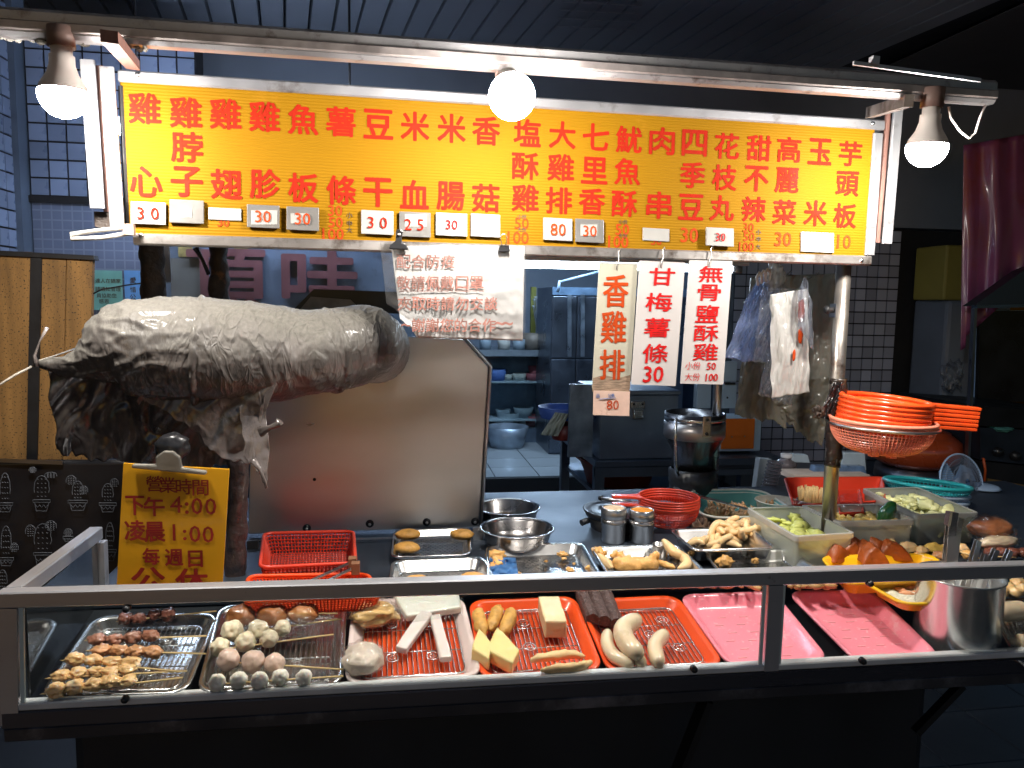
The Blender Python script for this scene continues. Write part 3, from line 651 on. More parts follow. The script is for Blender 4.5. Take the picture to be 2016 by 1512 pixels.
card((858,418,920,463), cardw, '30', redp, 'white card reading 30 with speckled edge, left of the plain cream card', h=.018)
card((927,420,985,465), cardw, '', redv, 'plain cream card without number left of the wire clip')
card((1070,428,1127,472), cardw, '80', orav, 'white card reading 80 on the menu board', h=.024)
card((1133,430,1189,476), cardg, '30', orav, 'brown-grey card with orange 30 right of the card reading 80', (1143,442,1176,464))
card((1266,448,1318,473), cardw, '', redv, 'blank white tape strip beneath the meat skewer column', off=.003)
card((1391,447,1445,483), cardw, '30', redp, 'torn white card with dark red 30 above the rightmost hanging board', h=.017, off=.012)
card((1578,456,1642,495), mat('worn_tape', (.60,.55,.50), .6, 0, .2, 60, .8, 90, dirt=((.25,.15,.08), 40, .6, .05)), '', redv, 'ragged dirty white tape patch near the right end of the board', off=.005)

# bulbs hanging from the beam
bulbm = mat('bulb_glow', (1, 1, 1), .3, emit=LAMP, emitc=(1, .95, .88)); bneck = mat('bulb_neck', (.70,.64,.60), .35, 0, .04)
def bulb(px, py, Y, rad, label, hang, tilt=0):
    c = onY(px, py, Y); t = thing('light_bulb', label, 'light bulb', c, 'LED bulbs hanging from the cart roof')
    ext = [(rad*.99, rad*.16), (rad*.93, rad*.36), (rad*.84, rad*.54)] if tilt < -.5 else [(rad*.98, rad*.12)]
    pr = [(0, -rad)]+[(rad*math.sin(a*math.pi/2/8), -rad*math.cos(a*math.pi/2/8)) for a in range(1, 9)]+ext
    Mx = Matrix.Rotation(tilt, 3, 'X')
    MB().lathe(c, pr, 32, Mx).build('glass_globe', bulbm, t)
    MB().lathe(c, ([(rad*.84, rad*.541), (rad*.74, rad*.72), (rad*.6, rad*.98)] if tilt < -.5 else [(rad*.98, rad*.121), (rad*.92, rad*.35), (rad*.62, rad*.85)])+[(rad*.5, rad*1.25), (rad*.5, rad*1.6), (rad*.42, rad*1.62), (rad*.42, rad*1.95), (0, rad*1.95)], 32, Mx).build('neck', bneck, t)
    top = c+Mx@V((0, 0, rad*1.95)); MB().tube([top, top+Mx@V((0, 0, hang))], rad*.55, 16).build('socket', mat('socket_brown', (.20,.13,.11), .5), t)
bulb(125, 186, 1.345, .0365, 'round bulb glowing at the left end of the menu board', .03)
bulb(1008, 190, 1.30, .0385, 'round bulb glowing in front of the middle of the menu board', .012, R(-49))
bulb(1825, 290, 1.345, .0365, 'round bulb glowing at the right end of the roof beam', .035, R(4))
cc = [onY(*p, 1.355) for p in ((1868,210),(1872,232),(1890,258),(1908,272),(1920,262),(1930,230),(1941,206))]
tag(MB().tube(cc, .0022, 8).build('loose_cable', whiteP), 'thin white cable looping below the right end of the roof beam', 'cable')
# clip peg at lower left of the sign
pg = thing('peg_clip', 'grease-crusted white clothes peg sticking out below the lower left corner of the menu board', 'clip', sg(200, 462, .03))
a = sg(258, 454, .03); b = sg(140, 468, .03); up_ = V((0, 0, .006))
MB().tube([a+up_, a.lerp(b, .5)+up_*1.3, b+up_, b-up_*.4, a.lerp(b, .5)-up_*1.1, a-up_*.8], .004, 8, nz=lambda p, t: .0012*noise.noise(V(p)*150)).build('jaw', mat('crusted_peg', (.45,.42,.38), .6, 0, .3, 60, .6, 90), pg)
MB().box(a-V((.012, .006, .008)), a+V((.006, .006, .012))).build('jaw_tip', mat('rusty_tip', (.35,.24,.18), .6, .3, .4, 60), pg)

# ------------------------------------------------------------------ paper notice
pn = thing('paper_notice', 'crumpled white paper notice in a plastic sleeve clipped below the menu board', 'notice', sg(900, 575, .03))
cr_ = [(770, 484), (1033, 484), (1029, 671), (792, 664)]
def psh(u, v, off=.028, cr=cr_, amp=.006, sd_=0):
    x = (cr[0][0]*(1-u)+cr[1][0]*u)*(1-v)+(cr[3][0]*(1-u)+cr[2][0]*u)*v; y = (cr[0][1]*(1-u)+cr[1][1]*u)*(1-v)+(cr[3][1]*(1-u)+cr[2][1]*u)*v
    if u < .12 and v > .8: x += (.12-u)*(v-.8)*900; y -= (.12-u)*(v-.8)*600
    k = off+amp*(noise.noise(V((u*4+sd_, v*3, 1)))+.5*noise.noise(V((u*11, v*9+sd_, 4)))+.25*noise.noise(V((u*26, v*22, sd_))))*(.3+v)
    if v > .9: k -= (v-.9)*.08
    return sg(x, y, k)
MB().grid(psh, 60, 44).build('sheet', paper, pn, solid=.0006)
MB().grid(lambda u, v: psh(u, v, .033, [(748, 476), (1036, 484), (1034, 668), (764, 628)], .005, 3), 40, 30).build('plastic_sleeve', clear('sleeve', (.93,.93,.93), .06, .12, .9, 18, milky=.10, milk=(.6,.58,.55)), pn)
def paper_text(mb, s, x0, x1, y, h):
    n = len(s)
    for i, ch in enumerate(s):
        x = x0+(x1-x0)*(i+.5)/n; uu = (x-780)/250; vv = (y-484)/185; c = psh(min(.99, max(0, uu)), min(.98, vv)); c = sg(x, y, .028)+(-sgn_n)*max(0, ((c-sg(x, y, .028)).dot(-sgn_n)))
        mb = MB(); text(mb, ch, c, sgn_u, ZU, h=h, bold=.035, n=-sgn_n, lift=.0045); mb.build('character', faded, pn)
paper_text(None, '配合防疫', 780, 896, 515, .026); paper_text(None, '敬請佩戴口罩', 780, 952, 557, .026); paper_text(None, '夾取時請勿交談', 782, 980, 598, .026); paper_text(None, '謝謝您的合作', 810, 976, 640, .026); paper_text(None, '~~', 976, 1006, 637, .006); paper_text(None, '~', 792, 806, 640, .005)
MB().bar(sg(785, 573, .034), sg(952, 573, .034), .001, .001).build('underline', faded, pn)
# clips
bc = thing('bulldog_clip', 'black bulldog clip gripping the upper left of the paper notice', 'clip', sg(785, 470, .04))
MB().prism([sg(766,490,.045), sg(805,492,.045), sg(800,480,.045), sg(792,477,.045), sg(791,468,.045), sg(794,456,.045), sg(788,450,.045), sg(780,452,.045), sg(779,474,.045), sg(768,482,.045)], sgn_n*.012).build('jaw', blackp, bc, bevel=.002)
MB().lathe(sg(786, 462, .047), [(0, .002), (.0025, .002), (.003, 0)], 12, Matrix.Rotation(R(90), 3, 'X')).build('rivet', steel, bc)
bn = thing('binder_clip', 'small black binder clip with wire handles at the upper right of the paper notice', 'clip', sg(991, 485, .04))
MB().prism([sg(982,495,.04), sg(1004,495,.04), sg(1002,483,.04), sg(984,483,.04)], sgn_n*.012).build('jaw', blackp, bn)
for d in (0, .006): MB().tube([sg(988,483,.042-d), sg(985,468,.044-d), sg(989,461,.044-d), sg(996,461,.044-d), sg(998,468,.044-d), sg(996,483,.042-d)], .0009, 6).build('wire_handle', steel, bn)

# ------------------------------------------------------------------ hanging boards
def hang(cr, off, m, label, hookx, lines, tm, extra=None):
    c = sg((cr[0][0]+cr[2][0])/2, (cr[0][1]+cr[2][1])/2, off); t = thing('hanging_sign', label, 'hanging sign', c, 'tall white price boards hanging from hooks below the menu board')
    MB().prism([sg(*p, off) for p in (cr[3], cr[2], cr[1], cr[0])], sgn_n*.003).build('board', m, t)
    a = sg(*hookx, off+.002); top = sg(hookx[0]+3, hookx[1]-32, .01)
    MB().tube([a+V((.002, .006, -.004)), a+V((-.004, 0, -.002)), a+V((-.003, 0, .008)), a.lerp(top, .5), top+V((-.003, 0, 0)), top+V((.002, .003, .006)), top+V((.006, .008, 0))], .0011, 6).build('hook', steel, t)
    for L_ in lines:
        mb = MB(); mb2 = mb
        s, x, y, h, bold = L_[:5]; wd = L_[5] if len(L_) > 5 else None
        text(mb2 if len(L_) > 6 else mb, s, sg(x, y, off), sgn_u, ZU, h=h, wd=wd, bold=bold, n=-sgn_n, lift=.0012, shear=.06 if tm is redp else 0)
        mb.build('character' if len(L_) < 7 else 'price_line', tm, t)
    return t
hang([(1180,518),(1256,520),(1240,766),(1166,764)], .010, cream, 'cream hanging board with three orange characters and a burnt lower edge', (1217,528),
     [('香',1212,573,.066,.035,.054), ('雞',1208,644,.066,.035,.054), ('排',1205,718,.062,.035,.054)], orav)
a_ = thing('price_card', 'pinkish card reading 80 fixed under the cream board', 'price card', sg(1204, 793, .012))
MB().prism([sg(1168,817,.012), sg(1239,819,.012), sg(1240,771,.012), sg(1169,769,.012)], sgn_n*.003).build('plate', mat('pinkish_card', (.62,.44,.36), .5, 0, .1, 30, .1, 60, dirt=((.30,.16,.10), 20, .62, .1)), a_)
mb = MB(); text(mb, '80', sg(1206,797,.012), sgn_u, ZU, h=.020, bold=.004, n=-sgn_n, lift=.0012); mb.build('number', orav, a_)
mb = MB(); text(mb, '品', sg(1177,779,.012), sgn_u, ZU, h=.008, n=-sgn_n, lift=.0012); text(mb, '公雞', sg(1203,778,.012), sgn_u, ZU, h=.007, n=-sgn_n, lift=.0012); mb.bar(sg(1180,786,.0135), sg(1212,783,.0135), .001, .0012)
mb.build('blue_doodle', mat('blue_ink', (.12,.20,.42), .5), a_)
br_ = MB().prism([sg(1166,771,.0105), sg(1239,772,.0105), sg(1241,738,.0105), sg(1215,745,.0105), sg(1190,738,.0105), sg(1168,744,.0105)], sgn_n*.0006)
br_.build('burnt_edge', mat('scorch', (.27,.19,.13), .7, 0, .5, 50, .5, 90, stretch=(1, 1, 5)), [o for o in bpy.data.objects if o.name == 'hanging_sign'][0])
hang([(1260,513),(1349,517),(1330,760),(1243,757)], .016, whiteb, 'white hanging board with four red brush characters above a large 30', (1304,524),
     [('甘',1303,545,.036,.035,.056), ('梅',1297,595,.038,.035,.058), ('薯',1293,645,.040,.035,.056), ('條',1290,696,.040,.035,.056), ('30',1286,737,.034,.035)], redp)
hang([(1358,512),(1442,514),(1424,757),(1340,755)], .012, whiteb, 'white hanging board whose last two lines give prices 50 and 100', (1399,522),
     [('無',1400,540,.034,.035,.054), ('骨',1396,576,.034,.035,.052), ('鹽',1392,618,.037,.035,.052), ('酥',1390,656,.034,.035,.056), ('雞',1389,693,.036,.035,.056),
      ('小份',1364,720,.0165,.0,None,1), ('50',1400,721,.0155,.03,None,1), ('大份',1363,742,.0165,.0,None,1), ('100',1401,743,.0155,.03,None,1)], redp)

# ================================================================== STEEL HOOD AND WRAPPED DUCT
Yh = 1.86
def hp(px, py, Y=Yh): return onY(px, py, Y)
hood = thing('steel_hood', 'large brushed stainless steel fryer hood panel with a cut upper right corner', 'fryer hood', hp(700, 1050))
poly = [hp(488, 1052), hp(943, 1038), hp(962, 722), hp(912, 668), hp(600, 655), hp(500, 660)]
MB().prism([p for p in poly], (0, .02, 0)).build('front_panel', steelp, hood, bevel=.003)
e1, e2, e3 = hp(944, 1040), hp(963, 722), hp(912, 667)
MB().prism([e1, e2, e2+V((.0, .20, -.0)), e1+V((.0, .20, 0))], (.007, 0, 0)).build('side_panel', steeld, hood)
MB().prism([e2+V((.003, 0, .002)), e3+V((.003, 0, .002)), e3+V((.003, .20, .002)), e2+V((.003, .20, .002))], (.004, 0, .004)).build('slanted_panel', steeld, hood)
MB().tube([e1+V((.004, -.003, 0)), e2+V((.004, -.003, 0)), e3+V((.002, -.003, .003))], .0035, 8).build('edge_trim', railm, hood)
for px, py in ((604, 1040), (728, 1031), (840, 1028), (935, 1027)):
    p = hp(px, py, Yh-.002)
    MB().lathe(p, [(0, .006), (.0045, .006), (.006, .003), (.0095, .002), (.010, 0)], 14, Matrix.Rotation(R(90), 3, 'X')).build('bolt', blackp, hood)
    MB().lathe(p-V((0, .0065, 0)), [(0, .001), (.0032, .001), (.0036, 0)], 10, Matrix.Rotation(R(90), 3, 'X')).build('screw', steel, hood)
MB().lathe(hp(619, 944, Yh-.001), [(0, .002), (.003, .002), (.004, 0)], 10, Matrix.Rotation(R(90), 3, 'X')).build('hole', black, hood)
# lower splash guard with a slot
sgd = thing('splash_guard', 'low clear splash guard with a steel rim under the hood, in front of orange baskets', 'splash guard', hp(720, 1075, 1.80))
MB().bar(hp(486, 1066, 1.80), hp(948, 1055, 1.80), .003, .004).build('top_wire', steel, sgd)
MB().prism([hp(498, 1128, 1.80), hp(930, 1103, 1.80), hp(946, 1056, 1.80), hp(492, 1066, 1.80)], (0, .003, 0)).build('clear_sheet', clear('guard_sheet', (.95, .95, .95), .05, .04), sgd)
MB().prism([hp(931, 1104, 1.795), hp(950, 1098, 1.795), hp(952, 1038, 1.795), hp(931, 1040, 1.795)], (0, .006, 0)).build('end_plate', steelp, sgd)
MB().lathe(hp(945, 1042, 1.793), [(0, .002), (.004, .002), (.005, 0)], 12, Matrix.Rotation(R(90), 3, 'X')).build('screw', steel, sgd)
MB().prism([hp(486, 1140, 1.78), hp(508, 1138, 1.78), hp(508, 1064, 1.78), hp(486, 1066, 1.78)], (0, .01, 0)).build('end_plate', black, sgd)
# dark hood top behind the duct
dt = thing('exhaust_box', 'sooty black exhaust box on top of the fryer behind the duct', 'exhaust box', hp(680, 600, 1.95))
MB().prism([hp(575, 612, 1.95), hp(800, 618, 1.95), hp(790, 575, 1.95), hp(618, 569, 1.95)], (0, .2, 0)).build('box', mat('exhaust_black', (.03,.03,.032), .3, .5, .3, 10), dt)
MB().prism([hp(588, 612, 1.94), hp(712, 612, 1.94), hp(690, 590, 1.94), hp(612, 584, 1.94)], (0, .008, 0)).build('greasy_window', mat('greasy_grey', (.22,.20,.19), .5, 0, .4, 20), dt)

# --- duct wrapped in greasy plastic
st = [(78,713,721),(105,706,728),(130,700,738),(160,684,748),(190,655,756),(215,624,762),(238,602,770),(262,592,778),(300,587,786),(350,585,792),(400,587,797),(450,591,800),(500,597,796),
      (550,604,788),(600,610,778),(650,610,770),(690,604,762),(720,602,752)]
P_ = []; RR = []
for x, a, b in st:
    Y = 1.56+.0001*(x-80) if x < 600 else 1.612+.0005*(x-600)
    c = onY(x, (a+b)/2, Y); P_.append(c); RR.append((b-a)/2*mpp(c))
for x, y, Y, r_ in ((745, 674, 1.69, 73), (762, 678, 1.72, 72), (772, 684, 1.755, 70), (776, 690, 1.80, 66)):
    c = onY(x-r_*.55, y, Y); P_.append(c); RR.append(r_*mpp(c))
def resamp(P, Rr, n):
    L = [0]; [L.append(L[-1]+(P[i+1]-P[i]).length) for i in range(len(P)-1)]
    oP, oR = [], []
    for k in range(n):
        s = L[-1]*k/(n-1); i = max(j for j in range(len(L)) if L[j] <= s+1e-9); i = min(i, len(P)-2); f = (s-L[i])/max(1e-9, L[i+1]-L[i])
        oP.append(P[i].lerp(P[i+1], f)); oR.append(Rr[i]*(1-f)+Rr[i+1]*f)
    for _ in range(3):
        oP = [oP[0]]+[(oP[i-1]+oP[i]*2+oP[i+1])/4 for i in range(1, n-1)]+[oP[-1]]; oR = [oR[0]]+[(oR[i-1]+oR[i]*2+oR[i+1])/4 for i in range(1, n-1)]+[oR[-1]]
    return oP, oR
P2, R2 = resamp(P_, RR, 300)
def ridge(q, f): return 1-abs(noise.noise(q*f))*2
def duct_n(q, t):
    p = V(q); band = math.sin((p.x)*46+1.5*noise.noise(p*4))
    p2 = V((p.x*1.3, p.y, p.z))+V((0, 0, .25*noise.noise(p*6)))
    lf = max(0, min(1, (-.38-p.x)/.1)); k = 1-abs(noise.noise(V((p.x*34+p.z*14, p.y*8, p.z*9))))*3.0; k2 = 1-abs(noise.noise(V((p.x*14, p.y*22+4, p.z*48))))*3.0
    return .003*noise.noise(p*6)+.0006*band+.0022*max(0, k)*(.5+noise.noise(p*7))+.0030*max(0, k2)*(.25+.75*lf+noise.noise(p*5))+.0022*max(0, ridge(p2, 70)-.5)*(.6+noise.noise(p*9))+.0008*noise.noise(p*150)
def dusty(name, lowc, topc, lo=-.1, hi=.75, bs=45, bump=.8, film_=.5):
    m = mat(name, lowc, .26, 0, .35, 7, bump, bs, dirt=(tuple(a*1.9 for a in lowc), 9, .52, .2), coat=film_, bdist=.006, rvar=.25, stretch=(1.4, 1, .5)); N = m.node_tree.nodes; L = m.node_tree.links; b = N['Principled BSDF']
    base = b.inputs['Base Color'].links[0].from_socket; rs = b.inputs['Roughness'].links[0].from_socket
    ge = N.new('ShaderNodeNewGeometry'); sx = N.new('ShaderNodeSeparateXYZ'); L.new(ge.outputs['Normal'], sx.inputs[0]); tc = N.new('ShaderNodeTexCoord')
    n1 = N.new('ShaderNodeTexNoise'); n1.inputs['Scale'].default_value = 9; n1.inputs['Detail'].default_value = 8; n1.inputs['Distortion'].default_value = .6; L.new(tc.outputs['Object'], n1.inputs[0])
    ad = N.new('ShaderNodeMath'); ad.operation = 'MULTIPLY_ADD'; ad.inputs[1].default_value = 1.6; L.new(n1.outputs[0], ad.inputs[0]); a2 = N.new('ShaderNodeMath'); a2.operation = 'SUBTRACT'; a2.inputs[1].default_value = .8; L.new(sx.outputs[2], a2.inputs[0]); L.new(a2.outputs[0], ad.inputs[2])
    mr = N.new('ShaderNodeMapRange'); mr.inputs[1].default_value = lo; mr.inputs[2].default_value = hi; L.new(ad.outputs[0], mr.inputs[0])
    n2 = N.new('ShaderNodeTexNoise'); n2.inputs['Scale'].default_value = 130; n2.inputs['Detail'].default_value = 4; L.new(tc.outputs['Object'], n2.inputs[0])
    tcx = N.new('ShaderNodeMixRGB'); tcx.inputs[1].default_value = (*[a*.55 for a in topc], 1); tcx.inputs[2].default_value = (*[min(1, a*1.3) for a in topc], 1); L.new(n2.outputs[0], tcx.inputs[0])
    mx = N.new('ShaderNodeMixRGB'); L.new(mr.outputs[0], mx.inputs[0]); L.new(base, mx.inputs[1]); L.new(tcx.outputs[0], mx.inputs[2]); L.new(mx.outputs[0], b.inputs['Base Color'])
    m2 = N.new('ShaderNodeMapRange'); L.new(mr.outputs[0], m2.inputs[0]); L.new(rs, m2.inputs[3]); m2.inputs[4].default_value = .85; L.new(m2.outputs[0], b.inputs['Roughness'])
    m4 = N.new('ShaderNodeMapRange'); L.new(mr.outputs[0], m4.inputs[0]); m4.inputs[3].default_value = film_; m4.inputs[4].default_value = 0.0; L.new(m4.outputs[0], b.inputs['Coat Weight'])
    return m
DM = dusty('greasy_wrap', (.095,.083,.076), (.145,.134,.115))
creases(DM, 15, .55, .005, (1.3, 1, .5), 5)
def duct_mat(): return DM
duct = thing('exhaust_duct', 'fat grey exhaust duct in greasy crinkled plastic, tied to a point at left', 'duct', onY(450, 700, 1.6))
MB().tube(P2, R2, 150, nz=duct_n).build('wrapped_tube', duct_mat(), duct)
for xs in (232, 392, 652):     # overlapping edges of the wrap
    i = min(range(len(P2)), key=lambda k: abs((P2[k]-onY(xs, 690, P2[k].y)).x)); i = max(4, min(i, len(P2)-6))
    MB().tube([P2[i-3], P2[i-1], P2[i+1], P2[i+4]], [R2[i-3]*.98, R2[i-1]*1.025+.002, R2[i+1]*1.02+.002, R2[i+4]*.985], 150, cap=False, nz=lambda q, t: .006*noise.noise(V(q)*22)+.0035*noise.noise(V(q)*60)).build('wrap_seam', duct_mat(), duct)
# crumpled patch left of centre
# hanging torn film below the duct
filmd = mat('shaded_greasy_film', (.050,.042,.040), .26, 0, .5, 9, .5, 18, dirt=((.15,.125,.115), 6, .56, .25), coat=.7, bdist=.012, rvar=.3)  # darker copy of the film: shade and dark behind it put into colour
filml = mat('brown_greasy_film', (.15,.125,.115), .30, 0, .3, 8, .5, 24, dirt=((.24,.205,.185), 8, .55, .2), coat=.6, bdist=.008, rvar=.3)
def lerp_poly(pl, u):
    u = min(.99999, max(0, u))*(len(pl)-1); i = int(u); f = u-i; return (pl[i][0]*(1-f)+pl[i+1][0]*f, pl[i][1]*(1-f)+pl[i+1][1]*f)
def curtain(top, bot, Y0, Y1, amp, sd_, nu=90, nv=46, jag=6, fold=9):
    def fn(u, v):
        a = lerp_poly(top, u); b = lerp_poly(bot, u); x = a[0]*(1-v)+b[0]*v; y = a[1]*(1-v)+b[1]*v
        x += 11*noise.noise(V((v*3.5, sd_, u*1.5)))*min(1, v*3); y += v**3*jag*(noise.noise(V((u*fold, sd_, 0)))+.6*noise.noise(V((u*fold*3, sd_, 2)))) *2.2
        p = V((x*.01, y*.01, sd_)); d = amp*(1.3*noise.noise(p*.7)+1.1*noise.noise(V((x*.022+y*.016, y*.006, sd_)))+.7*max(0, ridge(V((x*.02+y*.010, y*.012-x*.006, sd_)), 1.0)-.35)+.05*noise.noise(p*9))
        return onY(x, y, Y0*(1-v)+Y1*v+d)
    return fn
MB().grid(curtain([(92,718),(160,716),(230,720),(300,730),(380,740),(450,745),(505,745)], [(112,884),(150,900),(215,904),(290,915),(370,926),(430,918),(486,902)], 1.55, 1.60, .014, 1), 130, 60).build('torn_film', filmd, duct, solid=.001)
MB().grid(curtain([(300,700),(330,720),(370,735),(430,745),(530,735),(548,735)], [(270,790),(290,790),(390,850),(440,905),(498,915),(515,800)], 1.535, 1.53, .012, 5, jag=5), 110, 60).build('torn_film', filml, duct, solid=.001)
MB().grid(curtain([(470,800),(500,790),(530,772)], [(482,900),(500,912),(522,962)], 1.53, 1.51, .010, 9, 30, 40, 9), 26, 50).build('torn_film', filml, duct, solid=.0012)
MB().tube([onY(512, 850, 1.5), onY(530, 842, 1.49), onY(546, 835, 1.48), onY(551, 829, 1.48)], [.009, .006, .005, .008], 14, nz=lambda q, t: .007*noise.noise(V(q)*60)).build('film_knot', filml, duct)
MB().tube([onY(498, 905, 1.5), onY(512, 925, 1.5), onY(522, 948, 1.5), onY(526, 962, 1.5)], [.006, .004, .0025, .001], 8).build('film_tail', filml, duct)
MB().tube([onY(72, 722, 1.55), onY(68, 700, 1.55), onY(78, 672, 1.55), onY(92, 645, 1.55)], [.008, .005, .0035, .005], 12, nz=lambda q, t: .005*noise.noise(V(q)*70)).build('tie', filml, duct)
rope = MB().tube([onY(-8, 762, 1.5), onY(30, 738, 1.52), onY(62, 722, 1.55)], .0022, 8); rope.tube([onY(70, 712, 1.56), onY(110, 700, 1.7), onY(160, 682, 1.85)], .0018, 8)
tag(rope.build('tie_string', mat('old_string', (.40,.36,.30), .8, 0, .3, 80)), 'greasy string tying the pointed end of the duct to the left', 'string')

# ================================================================== LEFT SIDE: boards, printed cloth, clipboard
wb = thing('wooden_board', 'worn yellow-brown plywood boards standing behind the duct at the left edge', 'boards', onY(90, 905, 2.0))
for x0, x1, y0 in ((-60, 62, 494), (80, 130, 500), (131, 182, 505)):
    MB().prism([onY(x0-8, 906, 2.0), onY(x1-8, 906, 2.0), onY(x1, y0+2, 2.0), onY(x0, y0-2, 2.0)], (0, .018, 0)).build('plank', woodm, wb, bevel=.002)
MB().prism([onY(52, 906, 1.995), onY(73, 906, 1.995), onY(82, 500, 1.995), onY(60, 497, 1.995)], (0, .022, 0)).build('batten', black, wb)
MB().prism([onY(-60, 500, 1.99), onY(186, 512, 1.99), onY(184, 503, 1.99), onY(-60, 490, 1.99)], (0, .03, 0)).build('top_edge', black, wb)
creases(filmd, 9, .45, .006, (1, 1, .5)); creases(filml, 11, .5, .005, (1, 1, .5))
cb = thing('printed_cloth', 'black oilcloth printed with white outline potted cactuses at the left edge', 'cloth', onY(100, 1150, 1.9))
MB().grid(lambda u, v: onY(-80+u*330, 905+v*330, 1.90+.006*noise.noise(V((u*5, v*2, 3)))), 40, 30).build('cloth', mat('black_oilcloth', (.010,.010,.013), .35, 0, .2, 10, .3, 12), cb, solid=.002)
MB().bar(onY(-60, 904, 1.89), onY(124, 911, 1.89), .006, .008).build('top_strip', steeld, cb)
wl = mat('white_line_print', (.13,.14,.16), .5)
def cyp(x, y): return onY(x, y, 1.884)
def line(mb, pts, r_=.0010): mb.tube([cyp(*p) for p in pts], r_, 4, cap=False)
def pot(x, y, w_, h_):
    mb = MB(); line(mb, [(x-w_/2, y), (x+w_/2, y), (x+w_/2, y+5), (x-w_/2, y+5), (x-w_/2, y)]); line(mb, [(x-w_*.42, y+5), (x-w_*.3, y+h_), (x+w_*.3, y+h_), (x+w_*.42, y+5)])
    line(mb, [(x-w_*.36+i*w_*.12, y+h_*.55+(3 if i % 2 else -2)) for i in range(7)]); return mb
def cactus(mb, x, y, w_, h_, n=14):
    line(mb, [(x+w_/2*math.cos(R(200-i*220/n))*(1+.05*math.sin(i*3)), y-h_*.45-h_*.5*math.sin(R(200-i*220/n))) for i in range(n+1)])
    for j in range(5):
        for i in range(3): px = x+(i-1)*w_*.25; py = y-h_*.15-j*h_*.17; line(mb, [(px-1.5, py), (px+1.5, py+1.5)], .0009)
for (x, y, w_, h_, cw, ch, arms) in ((10, 990, 30, 18, 20, 62, ()), (82, 984, 34, 22, 30, 50, ((64, 925, 14, 12), (100, 935, 24, 12))), (153, 985, 38, 20, 22, 40, ((140, 945, 20, 20), (165, 965, 16, 18))), (212, 990, 34, 18, 22, 40, ((225, 950, 16, 18),)),
                                     (84, 1088, 36, 26, 34, 60, ((60, 1045, 20, 26), (100, 1035, 22, 22))), (12, 1098, 30, 16, 20, 66, ((28, 1078, 16, 20),)), (134, 1056, 20, 10, 16, 16, ()), (216, 1082, 26, 22, 16, 56, ()), (5, 1160, 26, 16, 18, 40, ())):
    mb = pot(x, y, w_, h_); cactus(mb, x, y, cw, ch)
    for ax, ay, aw, ah in arms: cactus(mb, ax, ay+ah/2, aw, ah, 9)
    mb.build('printed_cactus', wl, cb)
# the dark board edge behind / below
clip = thing('clipboard_sign', 'leaning yellow plastic opening hours sign held by a big old clip', 'sign', onY(340, 1150, 1.42))
def cq(px, py, d=0): return onY(px, py, 1.42-d)
MB().prism([cq(229, 1166), cq(437, 1166), cq(451, 924), cq(243, 912)], (0, .004, 0)).build('board', mat('yellow_hours_board', (.80,.38,.010), .35, 0, .1, 5, .05, 60, coat=.3, dirt=((.30,.14,.02), 6, .60, .15)), clip)
ru_ = V((1, 0, -.02)).normalized()
for s, x, y, h, wd, bold in (('營',304,952,.028,.027,.02),('業',331,955,.028,.027,.02),('時',362,958,.028,.027,.02),('間',395,960,.028,.027,.02),('下',266,995,.034,.030,.05),('午',304,997,.034,.034,.05),('4',347,993,.030,None,.01),(':',368,1000,.020,None,.05),('0',388,996,.030,None,.01),('0',415,997,.030,None,.01),
                       ('凌',266,1044,.036,.034,.05),('晨',305,1047,.036,.034,.05),('1',343,1048,.030,None,.01),(':',364,1053,.018,None,.05),('0',384,1051,.030,None,.01),('0',410,1052,.030,None,.01),('每',298,1095,.030,.028,.05),('週',343,1097,.030,.030,.05),('日',385,1100,.030,.024,.05),('公',292,1141,.044,.055,.06),('休',378,1143,.044,.055,.06)):
    mb = MB(); text(mb, s, cq(x, y), ru_, ZU, h=h, wd=wd, bold=bold, n=(0, -1, 0), lift=.0012); mb.build('character', mat('dark_red_brush', (.33,.012,.012), .45, 0, .3, 30), clip)
MB().prism([cq(257,922,.012), cq(405,936,.012), cq(407,928,.012), cq(358,921,.012), cq(354,900,.012), cq(340,889,.012), cq(322,888,.012), cq(305,900,.012), cq(306,915,.012), cq(260,914,.012)], (0, .01, 0)).build('clip_jaw', mat('dull_clip_metal', (.30,.28,.24), .45, .7, .2, 30, .3, 60), clip, bevel=.003)
MB().blob(cq(333, 884, 0)+V((0, .02, 0)), (.030, .02, .025), .2, 2, 3, 3).build('clip_handle', blackp, clip)

# ================================================================== DISPLAY TRAYS (front row, on the sloping shelf)
TRG = 'trays along the glass display front'
def dtray(cs, m, label, h=.022, name='display_tray', cat='tray', lift=.0, **k):
    q = Quad(*[tp(x, y, lift) for x, y in cs]); t = thing(name, label, cat, q.ctr()-q.n*h, TRG); tray_mb(q, h, **k).build('tray', m, t); return t, q
t1_, q1 = dtray([(72,1374),(368,1365),(434,1205),(184,1212)], steelt, 'leftmost steel tray with a rack of meat skewers', .022)
t2_, q2_ = dtray([(384,1366),(676,1347),(684,1186),(430,1190)], steelt, 'steel tray with fish ball skewers, second from the left', .022)
t3_, q3 = dtray([(677,1348),(952,1330),(912,1174),(694,1180)], mat('pinkish_white_plastic', (.78,.62,.58), .35, 0, .04, 10, coat=.3), 'white-rimmed tray with an orange floor holding pale cake strips', .022)
MB().add(rring(q3, .022, -.0195, .02), [list(range(24))]).build('orange_floor', orangeP, t3_)
t4_, q4 = dtray([(945,1337),(1190,1318),(1132,1172),(922,1181)], orangeP, 'orange tray holding tofu and golden rolls beside the white-rimmed tray', .022)
t5_, q5 = dtray([(1198,1325),(1430,1310),(1334,1171),(1136,1180)], orangeP, 'orange tray holding white sausages and dark rice cake', .022)
t6_, q6 = dtray([(1434,1311),(1636,1300),(1524,1163),(1334,1170)], pinkP, 'empty pink tray behind the middle post of the glass', .022)
